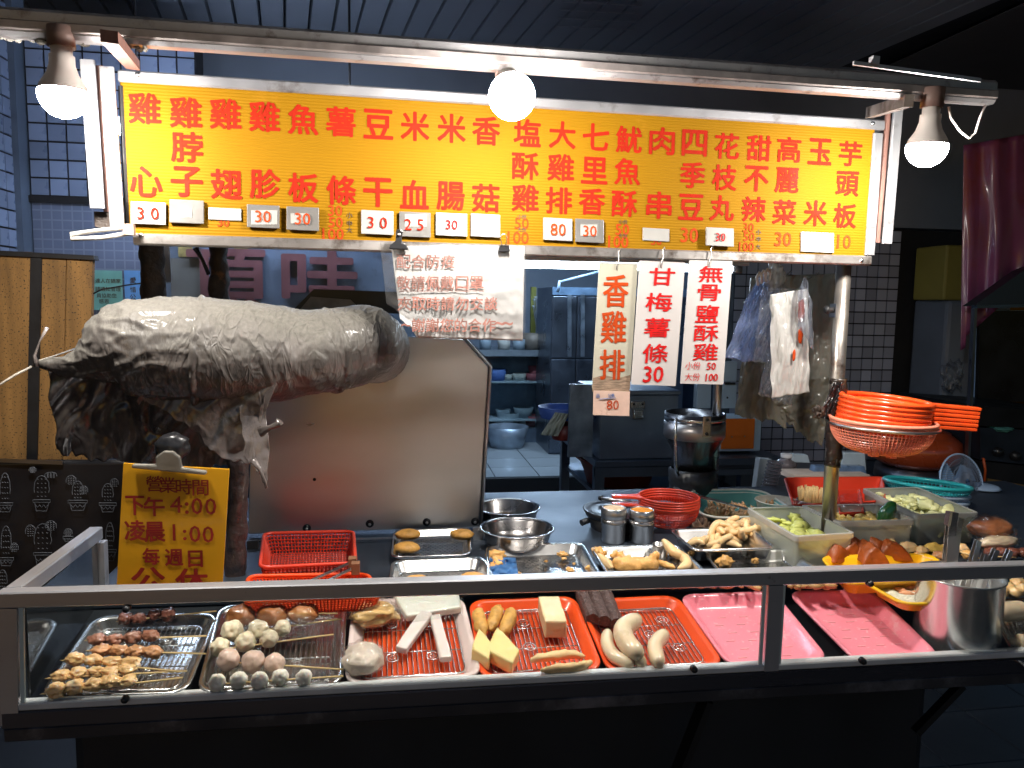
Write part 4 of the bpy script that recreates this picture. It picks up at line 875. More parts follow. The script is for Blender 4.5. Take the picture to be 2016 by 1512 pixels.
t7_, q7 = dtray([(1690,1307),(1856,1294),(1718,1160),(1547,1163)], pinkP, 'empty pink tray just left of the steel tongs pot', .022)
for q, nm in ((q6, t6_), (q7, t7_)):
    mb = MB()
    for i in range(3):
        for j in range(6):
            x = q.W*(.22+.22*i+(.08 if j % 2 else 0)); y = q.D*(.2+.11*j); mb.bar(q.P(x, y, -.0195), q.P(x+.017, y, -.0195), .0018, .001, up=q.n)
    tag(mb.build('moulded_ribs', mat('pale_pink_rib', (.88,.40,.42), .35), nm), kind='stuff')
rack('wire_rack', q1, -.012, 'wire rack under the meat skewers in the leftmost tray')
rack('wire_rack', q2_, -.012, 'wire rack under the fish ball skewers')
rack('wire_rack', q3, -.012, 'wire rack over the orange floor of the white-rimmed tray')
rack('wire_rack', q4, -.012, 'wire rack in the orange tray with tofu', rings=((.45, .35), (.45, .75)))
rack('wire_rack', q5, -.012, 'wire rack in the orange tray with white sausages', rings=((.8, .25), (.55, .5), (.8, .75)))

def axisM(d, up=(0, 0, 1)):
    d = V(d).normalized(); s_ = V(up).cross(d)
    if s_.length < .05: s_ = V((1, 0, 0)).cross(d)
    s_.normalize(); u = d.cross(s_); return Matrix((d, s_, u)).transposed()
def skewer(label, tip, end, m0, m1, nl, rpx, m, h=.010, amp=.45, ball=False, sub=3, rads=None, name='meat_skewer', seed=0, group='skewers in the glass display', pts=None):
    a = tp(*tip, h); b = tp(*end, h); t = thing(name, label, 'skewer', a.lerp(b, .5), group)
    MB().tube([a, a.lerp(b, .03), b], [.0003, .0015, .0015], 8).build('stick', bamboo, t)
    s0_ = tp(*m0, h); s1_ = tp(*m1, h); Mx = axisM(s1_-s0_)
    for i in range(nl):
        if pts: c = tp(*pts[i], h)
        else: c = s0_.lerp(s1_, i/(nl-1))
        r_ = (rads[i]*.93 if rads else rpx)*mpp(c)
        rr = (r_, r_, r_) if ball else (((s1_-s0_).length/nl)*.72, r_*random.uniform(.85, 1.15), r_*random.uniform(.7, .95))
        if not ball: c = c+V((0, random.uniform(-.003, .003), random.uniform(-.001, .002)))
        MB().blob(c+V((0, 0, .001 if not ball else max(0, r_-.012))), rr, amp*(1.0 if ball else .8), 1.8 if ball else 1.7, seed*11+i, 4, Mx).build('ball' if ball else 'meat_piece', m, t)
    return t
skewer('front chicken skewer nearest the glass in the leftmost tray', (78,1367), (360,1334), (110,1361), (252,1341), 5, 15, chick, seed=1)
skewer('second chicken skewer from the glass, resting behind the front one', (88,1336), (368,1321), (120,1332), (250,1320), 5, 12, chick, seed=2)
skewer('third chicken skewer from the glass with its stick sloping down', (118,1300), (354,1322), (148,1300), (255,1309), 4, 14, chick, h=.012, seed=3)
skewer('darker marinated chicken skewer in the middle of the leftmost tray', (168,1281), (406,1287), (200,1281), (300,1284), 4, 14, chick2, seed=4)
skewer('reddish brown gizzard skewer behind the chicken ones', (165,1261), (407,1252), (193,1260), (296,1255), 4, 13, mat('red_gizzard', (.36,.15,.09), .28, 0, .35, 50, .3, 90, coat=.6, dirt=((.55,.34,.24), 60, .58, .08)), amp=.35, seed=5)
skewer('dark brown gizzard skewer at the back of the leftmost tray', (228,1224), (426,1203), (246,1220), (332,1210), 4, 14, gizz, amp=.35, seed=6)
skewer('back fish ball skewer with three yellowish balls', (440,1251), (673,1218), None or (456,1248), (558,1238), 3, 20, fishb, ball=True, amp=.22, rads=(22,20,17), seed=7, pts=((457,1249),(508,1245),(556,1240)), name='fish_ball_skewer')
skewer('fish ball skewer with three yellowish balls slanting to the front left', (418,1281), (657,1249), (432,1277), (529,1263), 3, 19, fishb, ball=True, amp=.2, rads=(19,21,19), seed=8, h=.013, pts=((433,1277),(484,1269),(530,1262)), name='fish_ball_skewer')
skewer('skewer of three large pinkish grey balls', (430,1302), (675,1318), (450,1305), (541,1310), 3, 22, pinkb, ball=True, amp=.12, rads=(23,24,21), seed=9, pts=((450,1305),(498,1310),(541,1311)), name='fish_ball_skewer')
skewer('front skewer of five small white fish balls', (415,1348), (676,1331), (428,1347), (597,1336), 5, 17, fishw, ball=True, amp=.14, rads=(18,18,18,17,17), seed=10, pts=((428,1346),(470,1341),(511,1342),(552,1334),(598,1335)), name='fish_ball_skewer')
mk_ = thing('mushroom_skewer', 'skewer of three brown shiitake mushrooms wrapped in cling film', 'skewer', tp(540, 1215, .01), 'skewers in the glass display')
for i, (x, y, r_) in enumerate(((475,1212,29),(537,1208,30),(597,1206,29))):
    c = tp(x, y, .022); MB().blob(c, (r_*mpp(c), r_*mpp(c), r_*mpp(c)*.75), .15, 1.5, 40+i, 4).build('mushroom_cap', mush, mk_)
MB().tube([tp(590, 1208, .016), tp(665, 1208, .012)], .0016, 8).build('stick', bamboo, mk_)
def wrapfn(cx, cy, rx, ry, h, sd_, drop=.02):
    def fn(u, v):
        a = u*2*math.pi; r_ = v; x = cx+rx*r_*math.cos(a)*(1+.08*noise.noise(V((math.cos(a)*2, math.sin(a)*2, sd_)))); y = cy-ry*r_*math.sin(a)*(1+.1*noise.noise(V((math.cos(a)*2, math.sin(a)*2, sd_+4))))
        k = h*(1-r_**3)+.003*noise.noise(V((x*.08, y*.1, sd_)))+.0025*noise.noise(V((x*.2, y*.3, sd_)))+.002
        return tp(x, y, k)
    return fn
MB().grid(wrapfn(540, 1225, 110, 38, .040, 2), 90, 26).build('cling_film', film, mk_)

def lump(label, name, cat, x, y, rx, ry, rz, m, amp=.2, fr=1.8, seed=0, h=None, sub=4, wrap=None, group=None, rotz=0, pname=None):
    c = tp(x, y, 0); s_ = mpp(c); c = tp(x, y, h if h is not None else rz*.6)
    mb = MB().blob(c, (rx*s_, ry*s_*1.3, rz), amp, fr, seed, sub, Matrix.Rotation(rotz, 3, 'Z'))
    if not wrap: o = mb.build(name, m); tag(o, label, cat, group); return o
    t = thing(name, label, cat, c, group); mb.build(pname or 'food', m, t)
    MB().blob(c+ZU*.001, (rx*s_*1.07+.001, ry*s_*1.38+.001, rz*1.10+.001), amp*1.3, fr, seed, 5, Matrix.Rotation(rotz, 3, 'Z')).build('cling_film', film, t); return t
lump('golden bean curd lump wrapped in cling film at the back of the white-rimmed tray', 'wrapped_food', 'wrapped food', 736, 1210, 46, 27, .020, mat('golden_lump', (.76,.47,.17), .45, 0, .2, 30, .8, 50, bdist=.005), .3, 2.2, 51, .006, wrap=True, pname='bean_curd')
lump('pale raw lump wrapped in cling film at the front of the white-rimmed tray', 'wrapped_food', 'wrapped food', 714, 1297, 40, 36, .022, mat('pale_lump', (.80,.66,.54), .4, 0, .12, 20, .8, 45, bdist=.006, sss=.2, dirt=((.70,.42,.36), 20, .62, .1)), .22, 1.5, 52, .008, wrap=True, pname='raw_chicken')
TX = {}
def rough(o, lv=4, st=.003, size=.02):
    if size not in TX: t_ = bpy.data.textures.new('clouds', 'CLOUDS'); t_.noise_scale = size; t_.noise_depth = 4; TX[size] = t_
    a = o.modifiers.new('Fine', 'SUBSURF'); a.subdivision_type = 'SIMPLE'; a.levels = a.render_levels = lv
    d = o.modifiers.new('Rough', 'DISPLACE'); d.texture = TX[size]; d.strength = st; d.texture_coords = 'LOCAL'; d.mid_level = .5
    for p_ in o.data.polygons: p_.use_smooth = True
    return o
def qbar(name, label, cat, pts, h0, th, m, group=None, bev=.003, sub=0, nzv=.0):
    """flat block: polygon in photograph points on the shelf, lower face at h0, thickness th"""
    lo_ = [tp(x, y, h0) for x, y in pts]; o = MB().prism(lo_, tp_n*th).build(name, m, None, bevel=bev); rough(o); tag(o, label, cat, group); return o
sl_ = thing('wrapped_slab', 'white rectangular cake slab in cling film at the back of the white-rimmed tray', 'wrapped food', tp(840, 1200, 0))
MB().prism([tp(x, y, -.008) for x, y in ((800,1226),(908,1208),(902,1172),(772,1178))], tp_n*.016).build('slab', slab, sl_, bevel=.004)
MB().grid(lambda u, v: tp(766+u*146+v*14*(1-u), 1168+v*(62-u*18), .0095+.0022*noise.noise(V((u*14, v*6, 8)))+.0012*noise.noise(V((u*40, v*18, 8)))), 60, 24).build('cling_film', film, sl_)
qbar('radish_cake_strip', 'pale pink radish cake strip slanting down to the left', 'radish cake', ((778,1284),(800,1290),(852,1218),(828,1212)), -.006, .014, radish)
qbar('radish_cake_strip', 'pale pink radish cake strip pointing down to the right', 'radish cake', ((866,1306),(890,1304),(866,1218),(846,1222)), -.006, .013, radish)
def roll(label, p, r_, m, name='fried_roll', cat='fried roll', h=.008, amp=.25, seed=0, group=None, n=18, tap=.55, fn=None, zs=None):
    pts = [ (fn or tp)(x, y, h if zs is None else zs[i]) for i, (x, y) in enumerate(p)]; L = []
    for k in range(n):
        f = k/(n-1)*(len(pts)-1); i = min(int(f), len(pts)-2); g = f-i
        a = pts[max(i-1, 0)]; b = pts[i]; c = pts[i+1]; d = pts[min(i+2, len(pts)-1)]
        L.append(.5*((2*b)+(c-a)*g+(2*a-5*b+4*c-d)*g*g+(3*b-a-3*c+d)*g**3))
    s_ = mpp(pts[0]); rad = [r_*s_*(1-(1-tap)*abs(2*k/(n-1)-1)**4) for k in range(n)]
    d0 = (L[0]-L[1]).normalized(); d1 = (L[-1]-L[-2]).normalized(); e = r_*s_
    L = [L[0]+d0*e*.75, L[0]+d0*e*.5]+L+[L[-1]+d1*e*.5, L[-1]+d1*e*.75]; rad = [rad[0]*.25, rad[0]*.75]+rad+[rad[-1]*.75, rad[-1]*.25]
    mb = MB().tube(L, rad, 18, nz=lambda q, t: amp*e*(noise.noise(V(q)*110+V((seed, 0, 0)))+.6*noise.noise(V(q)*300)))
    o = mb.build(name, m); tag(o, label, cat, group); return o
gt = 'foods lying on the wire racks'
roll('left golden roll of three in the orange tray', ((941,1203),(944,1222),(951,1245)), 12.5, croq, seed=1)
roll('middle golden roll of three in the orange tray', ((982,1197),(975,1215),(968,1236)), 12, croq, seed=2)
roll('right golden roll of three in the orange tray', ((1006,1203),(1002,1222),(990,1245)), 13, croq, seed=3)
# tofu block standing
a = [tp(1072, 1256, -.010), tp(1114, 1256, -.010)]; f0 = [tp(1072,1257,-.008), tp(1116,1257,-.008)]
tb = MB(); dz = V((0, 0, .034)); bk = rn*.085; tb.prism([f0[0], f0[1], f0[1]+bk+ZU*.014, f0[0]+bk+ZU*.014], dz)
tag(rough(tb.build('tofu_block', tofu, None, bevel=.003), 4, .002), 'cream coloured tofu block lying at the back of the orange tray', 'tofu')
for i, (pp_, lb) in enumerate((([(927,1300),(962,1322),(968,1290),(942,1258)], 'left half of a cut yellow egg tofu wedge'), ([(955,1302),(1008,1330),(1022,1302),(978,1256)], 'right half of a cut yellow egg tofu wedge with a larger face'))):
    qbar('egg_tofu', lb, 'tofu', pp_, -.006, .026, tofuy, bev=.003)
roll('upper pale fried dough stick in the orange tray', ((1050,1299),(1085,1292),(1120,1288),(1146,1291)), 9, friedl, 'dough_stick', 'dough stick', seed=4, amp=.35)
roll('lower pale fried dough stick closest to the glass', ((1070,1319),(1105,1315),(1140,1312),(1160,1305)), 9, friedl, 'dough_stick', 'dough stick', h=.010, seed=5, amp=.35)
# rice blood cakes: three strips side by side
for i in range(3):
    x0 = 1128+i*24; a0, a1, a2, a3 = tp(x0+26, 1226+i*5, -.002), tp(x0+51, 1230+i*5, -.002), tp(x0+24, 1166, -.002), tp(x0+1, 1166, -.002)
    sec = ((0, 0), (1, 0), (1, .014), (.8, .020), (.5, .024), (.2, .020), (0, .014))
    f_ = [a0.lerp(a1, u)+tp_n*h_+rn*.004*noise.noise(V((i*3+u*5, h_*90, 0))) for u, h_ in sec]; g_ = [a3.lerp(a2, u)+tp_n*h_ for u, h_ in sec]; mb = MB(); N_ = 14; vs = []
    for k in range(N_+1):
        for a, b in zip(f_, g_): q_ = a.lerp(b, k/N_); vs.append(q_+V((.0016*noise.noise(q_*170), 0, .0018*noise.noise(q_*150))))
    m_ = len(sec); mb.add(vs, [list(range(m_)), list(range(N_*m_, (N_+1)*m_))[::-1]]+[(k*m_+l, k*m_+(l+1) % m_, (k+1)*m_+(l+1) % m_, (k+1)*m_+l) for k in range(N_) for l in range(m_)])
    tag(mb.build('blood_cake_strip', bloodc), ('left', 'middle', 'right')[i]+' strip of three dark grainy rice cakes', 'rice cake')
roll('left white sausage lying upright in the orange tray', ((1196,1248),(1196,1270),(1210,1292),(1238,1306)), 13, saus, 'sausage', 'sausage', amp=.03, seed=1, tap=.8)
roll('large curved white sausage on top of the other sausages', ((1250,1222),(1228,1238),(1232,1262),(1252,1284)), 19, saus, 'sausage', 'sausage', amp=.03, seed=2, tap=.85, h=.026)
roll('short white sausage mostly hidden under the large curved one', ((1252,1290),(1262,1305)), 13, saus, 'sausage', 'sausage', amp=.03, seed=3, tap=.9)
roll('right white sausage bent like a hook', ((1306,1250),(1290,1272),(1296,1304)), 15, saus, 'sausage', 'sausage', amp=.03, seed=4, tap=.85, h=.012)

# ================================================================== LEVEL COUNTER
def cz(px, py, h=0.0): return onZ(px, py, ZC+h)
def ctray(cs, h, m, label, name='tray', cat='tray', holes=True, group='steel trays on the counter', lip=.006, base=0.0, r=.02, slope=.010):
    q = Quad(*[cz(x, y, base+h) for x, y in cs], n=ZU); t = thing(name, label, cat, q.ctr()-ZU*h, group); tray_mb(q, h, slope=slope, r=r, lip=lip).build('tray', m, t)
    if holes:
        mb = MB(); nx = int((q.W-.04)/.011); ny = int((q.D-.04)/.011)
        for j in range(ny):
            for i in range(nx):
                x = .022+i*.011+(.0055 if j % 2 else 0); y = .022+j*.011; mb.add([q.P(x+.0026*math.cos(k*1.047), y+.0014*math.sin(k*1.047), -h+.0026) for k in range(6)], [list(range(6))])
        tag(mb.build('perforations', black, t), kind='stuff')
    return t, q
tA, qA = ctray([(768,1097),(930,1092),(926,1036),(775,1042)], .022, steelt, 'perforated steel tray with two golden patties behind the splash guard', r=.03)
tB, qB = ctray([(764,1150),(978,1142),(952,1095),(770,1102)], .026, steelt, 'perforated steel tray in front of the splash guard, left of the blue cloth', r=.03)
tC, qC = ctray([(958,1150),(1190,1140),(1148,1067),(956,1073)], .026, steelt, 'nearly empty perforated tray with a few crumbs behind the rail', r=.03)
tD, qD = ctray([(1200,1140),(1400,1132),(1334,1070),(1162,1076)], .026, steelt, 'perforated tray holding long fried pieces below the shakers', r=.03)
tE, qE = ctray([(1368,1084),(1532,1078),(1478,1036),(1316,1042)], .03, steelt, 'perforated tray piled with curled fried squid', r=.02, base=.012)
tF, qF = ctray([(1420,1134),(1630,1128),(1550,1080),(1384,1086)], .026, steelt, 'small perforated tray with one fried crumb in front of the squid tray', r=.02)
# second row of crumb trays glimpsed under the rail
for cs, lb in (([(960,1200),(1330,1192),(1330,1160),(960,1166)], 'long crumb tray seen under the rail behind the orange trays'), ([(1345,1190),(1640,1182),(1610,1156),(1345,1160)], 'crumb tray seen under the rail behind the pink trays')):
    pass
def piece(name, label, cat, x, y, r3, m, amp=.4, fr=2, seed=0, h=0.0, rz=0, sub=3, group=None):
    c = cz(x, y, h); o = MB().blob(c, r3, amp, fr, seed, sub, Matrix.Rotation(rz, 3, 'Z')).build(name, m); return tag(o, label, cat, group)
piece('patty', 'golden patty at the left back of the tray behind the splash guard', 'patty', 803, 1052, (.030, .022, .012), croq, .12, 1.5, 61, .030)
piece('patty', 'golden patty lying below another at the left front of the tray', 'patty', 800, 1078, (.030, .022, .012), croq, .12, 1.5, 62, .018)
piece('patty', 'golden patty alone at the right back of the tray behind the splash guard', 'patty', 910, 1052, (.028, .022, .012), croq, .12, 1.5, 63, .030)
piece('patty', 'golden patty edge at the left front of the tray before the splash guard', 'patty', 820, 1142, (.026, .02, .008), croq, .15, 1.5, 64, .012)
piece('patty', 'golden patty edge at the right front of the tray before the splash guard', 'patty', 930, 1136, (.026, .02, .008), croq, .15, 1.5, 65, .012)
for i, (x, y, s_) in enumerate(((975,1093,.019),(980,1110,.022),(968,1120,.016),(1107,1091,.010),(1110,1100,.006),(1122,1122,.009),(1163,1118,.010),(1075,1105,.004),(1130,1110,.004),(1020,1128,.005))):
    piece('fried_crumb', 'small crumbled piece of fried batter left in the nearly empty tray', 'fried crumb', x, y, (s_, s_*.8, s_*.55), friedm, .8, 2.5, 70+i, .010+s_*.3, i, group='crumbs left in the perforated trays')
# blue cloth scrap between trays
tag(MB().grid(lambda u, v: cz(955+u*60+v*8, 1098+v*48, .022+.008*noise.noise(V((u*5, v*6, 2)))), 24, 24).build('blue_cloth', mat('blue_cloth', (.03,.12,.30), .6, 0, .3, 30, .6, 50), None, solid=.001), 'crumpled blue cloth scrap between the steel trays', 'cloth')
# tray D pieces
croll = lambda label, p, r_, m, seed, h, name='fried_strip', cat='fried strip', amp=.3, **k: roll(label, p, r_, m, name, cat, seed=seed, fn=cz, h=h, amp=amp, **k)
croll('thick battered roll lying across the tray below the shakers', ((1217,1110),(1250,1113),(1285,1112)), 16, friedm, 1, .020, amp=.35, tap=.9)
croll('short lumpy left end of the battered roll', ((1207,1095),(1218,1093),(1226,1098)), 8, friedm, 2, .024, amp=.5)
croll('battered piece rising from the right end of the roll', ((1278,1104),(1288,1095),(1296,1092)), 7, friedm, 3, .028, amp=.5)
croll('long pale fried strip leaning out of the tray, bent at its lower end', ((1308,1066),(1325,1085),(1346,1098),(1352,1112),(1340,1118)), 9.5, friedl, 4, .03, zs=(.045, .035, .024, .020, .018), amp=.18)
croll('thin fried strip at the left edge of the tray', ((1168,1082),(1180,1094),(1195,1108),(1203,1116)), 7.5, friedl, 5, .018, amp=.35)
croll('ragged fried tip at the upper left of the tray', ((1170,1082),(1180,1086),(1188,1090)), 7, friedm, 6, .026, amp=.7)
croll('thin fried strip right of the battered roll', ((1295,1106),(1310,1112),(1325,1117)), 6, friedm, 7, .014, amp=.4)
for i in range(16):
    x = random.uniform(1300, 1372); y = random.uniform(1086, 1120); s_ = random.uniform(.005, .012)
    piece('fried_crumb', 'small brown crumb of fried batter among the long fried strips', 'fried crumb', x, y, (s_, s_*.8, s_*.6), random.choice([friedm, crumbm]), .9, 2.5, 90+i, .010, i, 2, group='crumbs left in the perforated trays')
# pile of curled fried squid
def curl(seed):
    rs = random.Random(seed); L = rs.uniform(.020, .034); bend = rs.uniform(-2.6, 2.6); pts = []
    for k in range(10):
        f = k/9-.5; a = bend*f; pts.append(V((math.sin(a)*L/max(.2, abs(bend))*1.6 if abs(bend) > .3 else f*L, (1-math.cos(a))*L*.6/max(.3, abs(bend))*1.6, .004*math.sin(f*5+seed))))
    rad = [.0062*(.8+.35*rs.random())*(1-.5*abs(2*k/9-1)**3) for k in range(10)]
    pts = [pts[0]-V((.004, 0, 0))]+pts; rad = [.002]+rad
    return MB().tube(pts, rad, 12, nz=lambda q, t: .0012*noise.noise(V(q)*160+V((seed, 0, 0))))
protos = [curl(s_).build('squid_piece', friedl, None, local=True) for s_ in range(6)]
grp = 'curled fried squid piled on the tray'
k = 0
for i in range(56):
    lay = 0 if i < 24 else (1 if i < 44 else 2); f = (1, .8, .55)[lay]
    x = 1450+random.uniform(-82, 66)*f; y = 1082-lay*5+random.uniform(-20, 8)*f
    o = protos[i] if i < 6 else protos[i % 6].copy()
    if i >= 6: C.objects.link(o)
    o.location = cz(x, y, 0)+V((0, 0, .018+lay*.011+random.uniform(0, .004))); o.scale = (1.35,)*3; o.rotation_euler = (random.uniform(-.5, .5), random.uniform(-.5, .5), random.uniform(0, 6.28))
    tag(o, 'pale golden curled squid piece in the heap behind the plain tray', 'fried squid', grp)
piece('fried_crumb', 'single knobbly fried piece in the small tray before the squid tray', 'fried crumb', 1427, 1107, (.017, .012, .012), friedm, .8, 2.5, 130, .014)
piece('fried_crumb', 'tiny pale crumb at the right side of the small front tray', 'fried crumb', 1486, 1104, (.008, .006, .006), friedm, .8, 2.5, 131, .012)
# crumbs heap visible under the rail
mb = MB()
for i in range(260):
    x = random.uniform(985, 1500) if i < 190 else random.uniform(1555, 1640); y = random.uniform(1146, 1155)
    c = cz(x, y, random.uniform(.0, .012)); s_ = random.uniform(.003, .011); mb.blob(c, (s_*1.5, s_, s_*.7), .9, 2.5, i, 1, Matrix.Rotation(i, 3, 'Z'))
tag(mb.build('fried_crumb_heap', crumbm), 'loose heap of fried batter crumbs seen under the rail behind the trays', 'crumbs', kind='stuff')

# orange baskets at left
def basket(cs, h, m, label, base=0.0, name='plastic_basket', nu=26, group='orange plastic baskets left of the hood', slope=.012):
    q = Quad(*[cz(x, y, base+h) for x, y in cs], n=ZU); t = thing(name, label, 'basket', q.ctr()-ZU*h, group)
    MB().tube(rring(q, 0, 0, .02), .004, 8, closed=True).build('rim', m, t)
    r0_ = rring(q, 0, 0, .02, 4); r1_ = rring(q, slope, -h, .015, 4)
    def dens(r_, N):
        L = [0]; r_ = r_+[r_[0]]; [L.append(L[-1]+(r_[i+1]-r_[i]).length) for i in range(len(r_)-1)]; o = []
        for k in range(N):
            s_ = L[-1]*k/N; i = max(j for j in range(len(L)-1) if L[j] <= s_+1e-9); o.append(r_[i].lerp(r_[i+1], (s_-L[i])/(L[i+1]-L[i]+1e-9)))
        return o
    N = nu*4; a = dens(r0_, N); b = dens(r1_, N); nz_ = 6; vs = [a[i].lerp(b[i], j/nz_) for j in range(nz_+1) for i in range(N)]
    fs = [(j*N+i, j*N+(i+1) % N, (j+1)*N+(i+1) % N, (j+1)*N+i) for j in range(nz_) for i in range(N)]
    MB().add(vs, fs).build('lattice_wall', m, t, wire=.0042)
    MB().grid(lambda u, v: q.P(slope+u*(q.W-2*slope), slope+v*(q.D-2*slope), -h), 26, 14, False).build('lattice_floor', m, t, wire=.0042)
    return t, q
basket([(512,1118),(700,1108),(696,1046),(520,1050)], .045, redP, 'red-orange basket seen through the clear splash guard')
basket([(476,1185),(756,1172),(722,1130),(490,1134)], .03, orangeP, 'bright orange basket in front of the splash guard with tongs across it')
def tongs(name, label, pts, wpx, h0, h1, cap=None, fn=None, group=None):
    fn = fn or cz; t = thing(name, label, 'tongs', fn(*pts[0], h0), group)
    for d in (-1, 1):
        a = fn(pts[0][0], pts[0][1]+d*wpx*.6, h0); b = fn(*pts[1], h1); MB().bar(a, b, .012, .0015, bev=0).build('arm', steel, t)
    return t
tg = thing('tongs', 'steel tongs with wooden tips lying on the bright orange basket', 'tongs', cz(660, 1130, .04))
for (xa, ya, xb, yb) in ((606,1146,690,1108), (640,1146,696,1118)):
    a, b = cz(xa, ya, .035), cz(xb, yb, .05); MB().bar(a, b, .010, .0018).build('arm', steel, tg); MB().box(b+V((-.004, -.008, -.012)), b+V((.012, .012, .010))).build('wooden_tip', mat('dark_wood_tip', (.22,.10,.05), .5), tg)

# steel bowls
def bowl(x, y, rpx, h, m, label, cat='bowl', name='mixing_bowl', base=0.0, prof=None, group=None):
    c = cz(x, y, base+h); r_ = rpx*mpp(c); c.z = ZC+base; t = thing(name, label, cat, c, group)
    pr = prof or [(0, .002), (.55, .002), (.72, .10), (.88, .4), (.97, .9), (1.0, 1.0), (1.035, 1.01), (1.035, .97), (1.0, .96), (.95, .86), (.86, .36), (.7, .05), (.5, 0)]
    MB().lathe(c, [(a*r_, b*h+(.0015 if i < 6 else 0)) for i, (a, b) in enumerate(pr)], 48).build('shell', m, t); return t, c, r_
steelb = mat('bowl_steel', (.50,.48,.47), .17, 1.0, .06, 10, .06, 40)
bowl(1000, 997, 62, .05, steelb, 'steel mixing bowl partly hidden behind the hood, farther one')
bowl(1018, 1038, 71, .05, steelb, 'wide steel mixing bowl beside the hood, nearer one')
# shakers
def shaker(x, yb, rpx, hgt, col, label):
    c = cz(x, yb, 0); r_ = rpx*mpp(c); c.z = ZC; t = thing('seasoning_shaker', label, 'shaker', c, 'seasoning shakers beside the fried food')
    MB().lathe(c, [(0, 0), (r_*.86, 0), (r_*.92, .004), (r_*.94, hgt*.52), (r_*1.0, hgt*.54), (r_*1.0, hgt*.66), (r_*.96, hgt*.67), (r_*.96, hgt*.72), (r_*1.01, hgt*.73), (r_*1.01, hgt*.92), (r_*.95, hgt*.96), (r_*.95, hgt), (r_*.88, hgt), (r_*.88, hgt*.96), (0, hgt*.96)], 36).build('can', steel, t)
    MB().lathe(c+V((0, 0, hgt*.96)), [(0, .0035), (r_*.6, .003), (r_*.87, .001)], 28).build('powder', mat('powder_%d' % int(x), col, .9, 0, .15, 200, .3, 200), t); return t
shaker(1207, 1066, 25, .085, (.62,.44,.27), 'steel shaker heaped with pale pepper powder')
shaker(1262, 1066, 25, .080, (.85,.30,.02), 'steel shaker heaped with orange chilli powder')
t, c, r_ = bowl(1299, 1072, 15, .035, steel, 'little steel cup between the orange powder shaker and the squid tray', 'cup', 'steel_cup', prof=[(0, .05), (.75, .05), (.95, 1), (1.0, 1), (1.0, .96), (.8, 0), (0, 0)])

# strainer maker: lattice bowl with rim and handle
def strainer(c, r_, h, m, hang=0, hl=.12, handle=True, name='plastic_strainer', label='', cat='strainer', group=None, tilt=(0, 0), n=56, rows=9, wire=.0016, foot=False, rimr=.004, steelrim=False, flat=.5):
    t = thing(name, label, cat, c, group); prof = []
    for k in range(rows+1):
        f = k/rows; a = f*math.pi/2; prof.append((r_*((1-f)**1*flat+.0)+r_*(1-flat) if False else r_*math.cos(a)**.55 if k < rows else r_*.12, -h*math.sin(a)))
    mb = MB().lathe((0, 0, 0), prof, n, sm=False); mb.build('lattice_bowl', m, t, local=True, wire=wire)
    MB().tube([V((r_*math.cos(a*math.pi/24), r_*math.sin(a*math.pi/24), 0)) for a in range(48)], rimr, 10, closed=True).build('rim', m, t, local=True)
    MB().lathe((0, 0, 0), [(r_*1.0, 0), (r_*.985, -h*.16)], 48).build('rim_band', m, t, local=True, solid=.002)
    if steelrim: MB().tube([V(((r_+.006)*math.cos(a*math.pi/24), (r_+.006)*math.sin(a*math.pi/24), -.010)) for a in range(48)], .003, 10, closed=True).build('support_ring', steel, t, local=True)
    if handle:
        hb = MB(); pts = [(r_*.96, -.024), (r_*1.15, -.014), (r_+hl*.35, -.011), (r_+hl, -.0105), (r_+hl, .0105), (r_+hl*.35, .011), (r_*1.15, .014), (r_*.96, .024)]
        hb.prism([V((x, y, -.006)) for x, y in pts], (0, 0, .008)).build('handle', m, t, local=True, bevel=.002)
    if foot:
        for a in (-.9, 0.0, .9, 3.14): MB().box(V((r_*.38*math.cos(a-1.57)-.008, r_*.38*math.sin(a-1.57)-.008, -h-.004)), V((r_*.38*math.cos(a-1.57)+.008, r_*.38*math.sin(a-1.57)+.008, -h*.93))).build('foot', m, t, local=True)
    t.rotation_euler = (tilt[0], tilt[1], hang); return t
# pink colander in a ring on the pole + orange strainers in it
col_c = onY(1737, 828, 1.56); rr_ = 96*mpp(col_c)
colander = strainer(col_c, rr_, .073, salmonP, name='colander', cat='colander', label='salmon pink plastic colander held by a steel ring beside the right pole', handle=False, n=84, rows=16, wire=.0032, foot=True, rimr=.0045, steelrim=True, tilt=(0, R(1.5)))
rgm = MB().tube([col_c+V((-rr_-.004, 0, -.010)), V((pp.x+.014, 1.62, col_c.z-.012))], .003, 8); rgm.build('ring_arm', steel, colander)
s0c = onY(1742, 822, 1.555); src = None
for i in range(6):
    cc_ = onY(1736+i*1.6, 830-i*8.6, 1.555); r_ = 81*mpp(cc_)
    lbs = ['lowest', 'second lowest', 'third lowest', 'third from the top', 'second from the top', 'topmost']
    lb = lbs[i]+' orange strainer with handle in the stack on the pink colander'
    if src is None: src = strainer(cc_, r_, .026, mat('neon_orange_plastic', (.95,.10,.015), .26, 0, .03, 10, coat=.35, sss=.1, sssc=(1, .3, .1)), hang=R(-10), hl=.116, label=lb, group='orange strainers stacked on the colander', tilt=(R(1.0), R(3.2)), n=48, rows=6, rimr=.0056, wire=.003)
    else: o = dup(src, None, cc_); o['label'] = lb; o.rotation_euler = (R(1.0), R(3.2+i*.2), R(-10+random.uniform(-1.0, 1.0)))
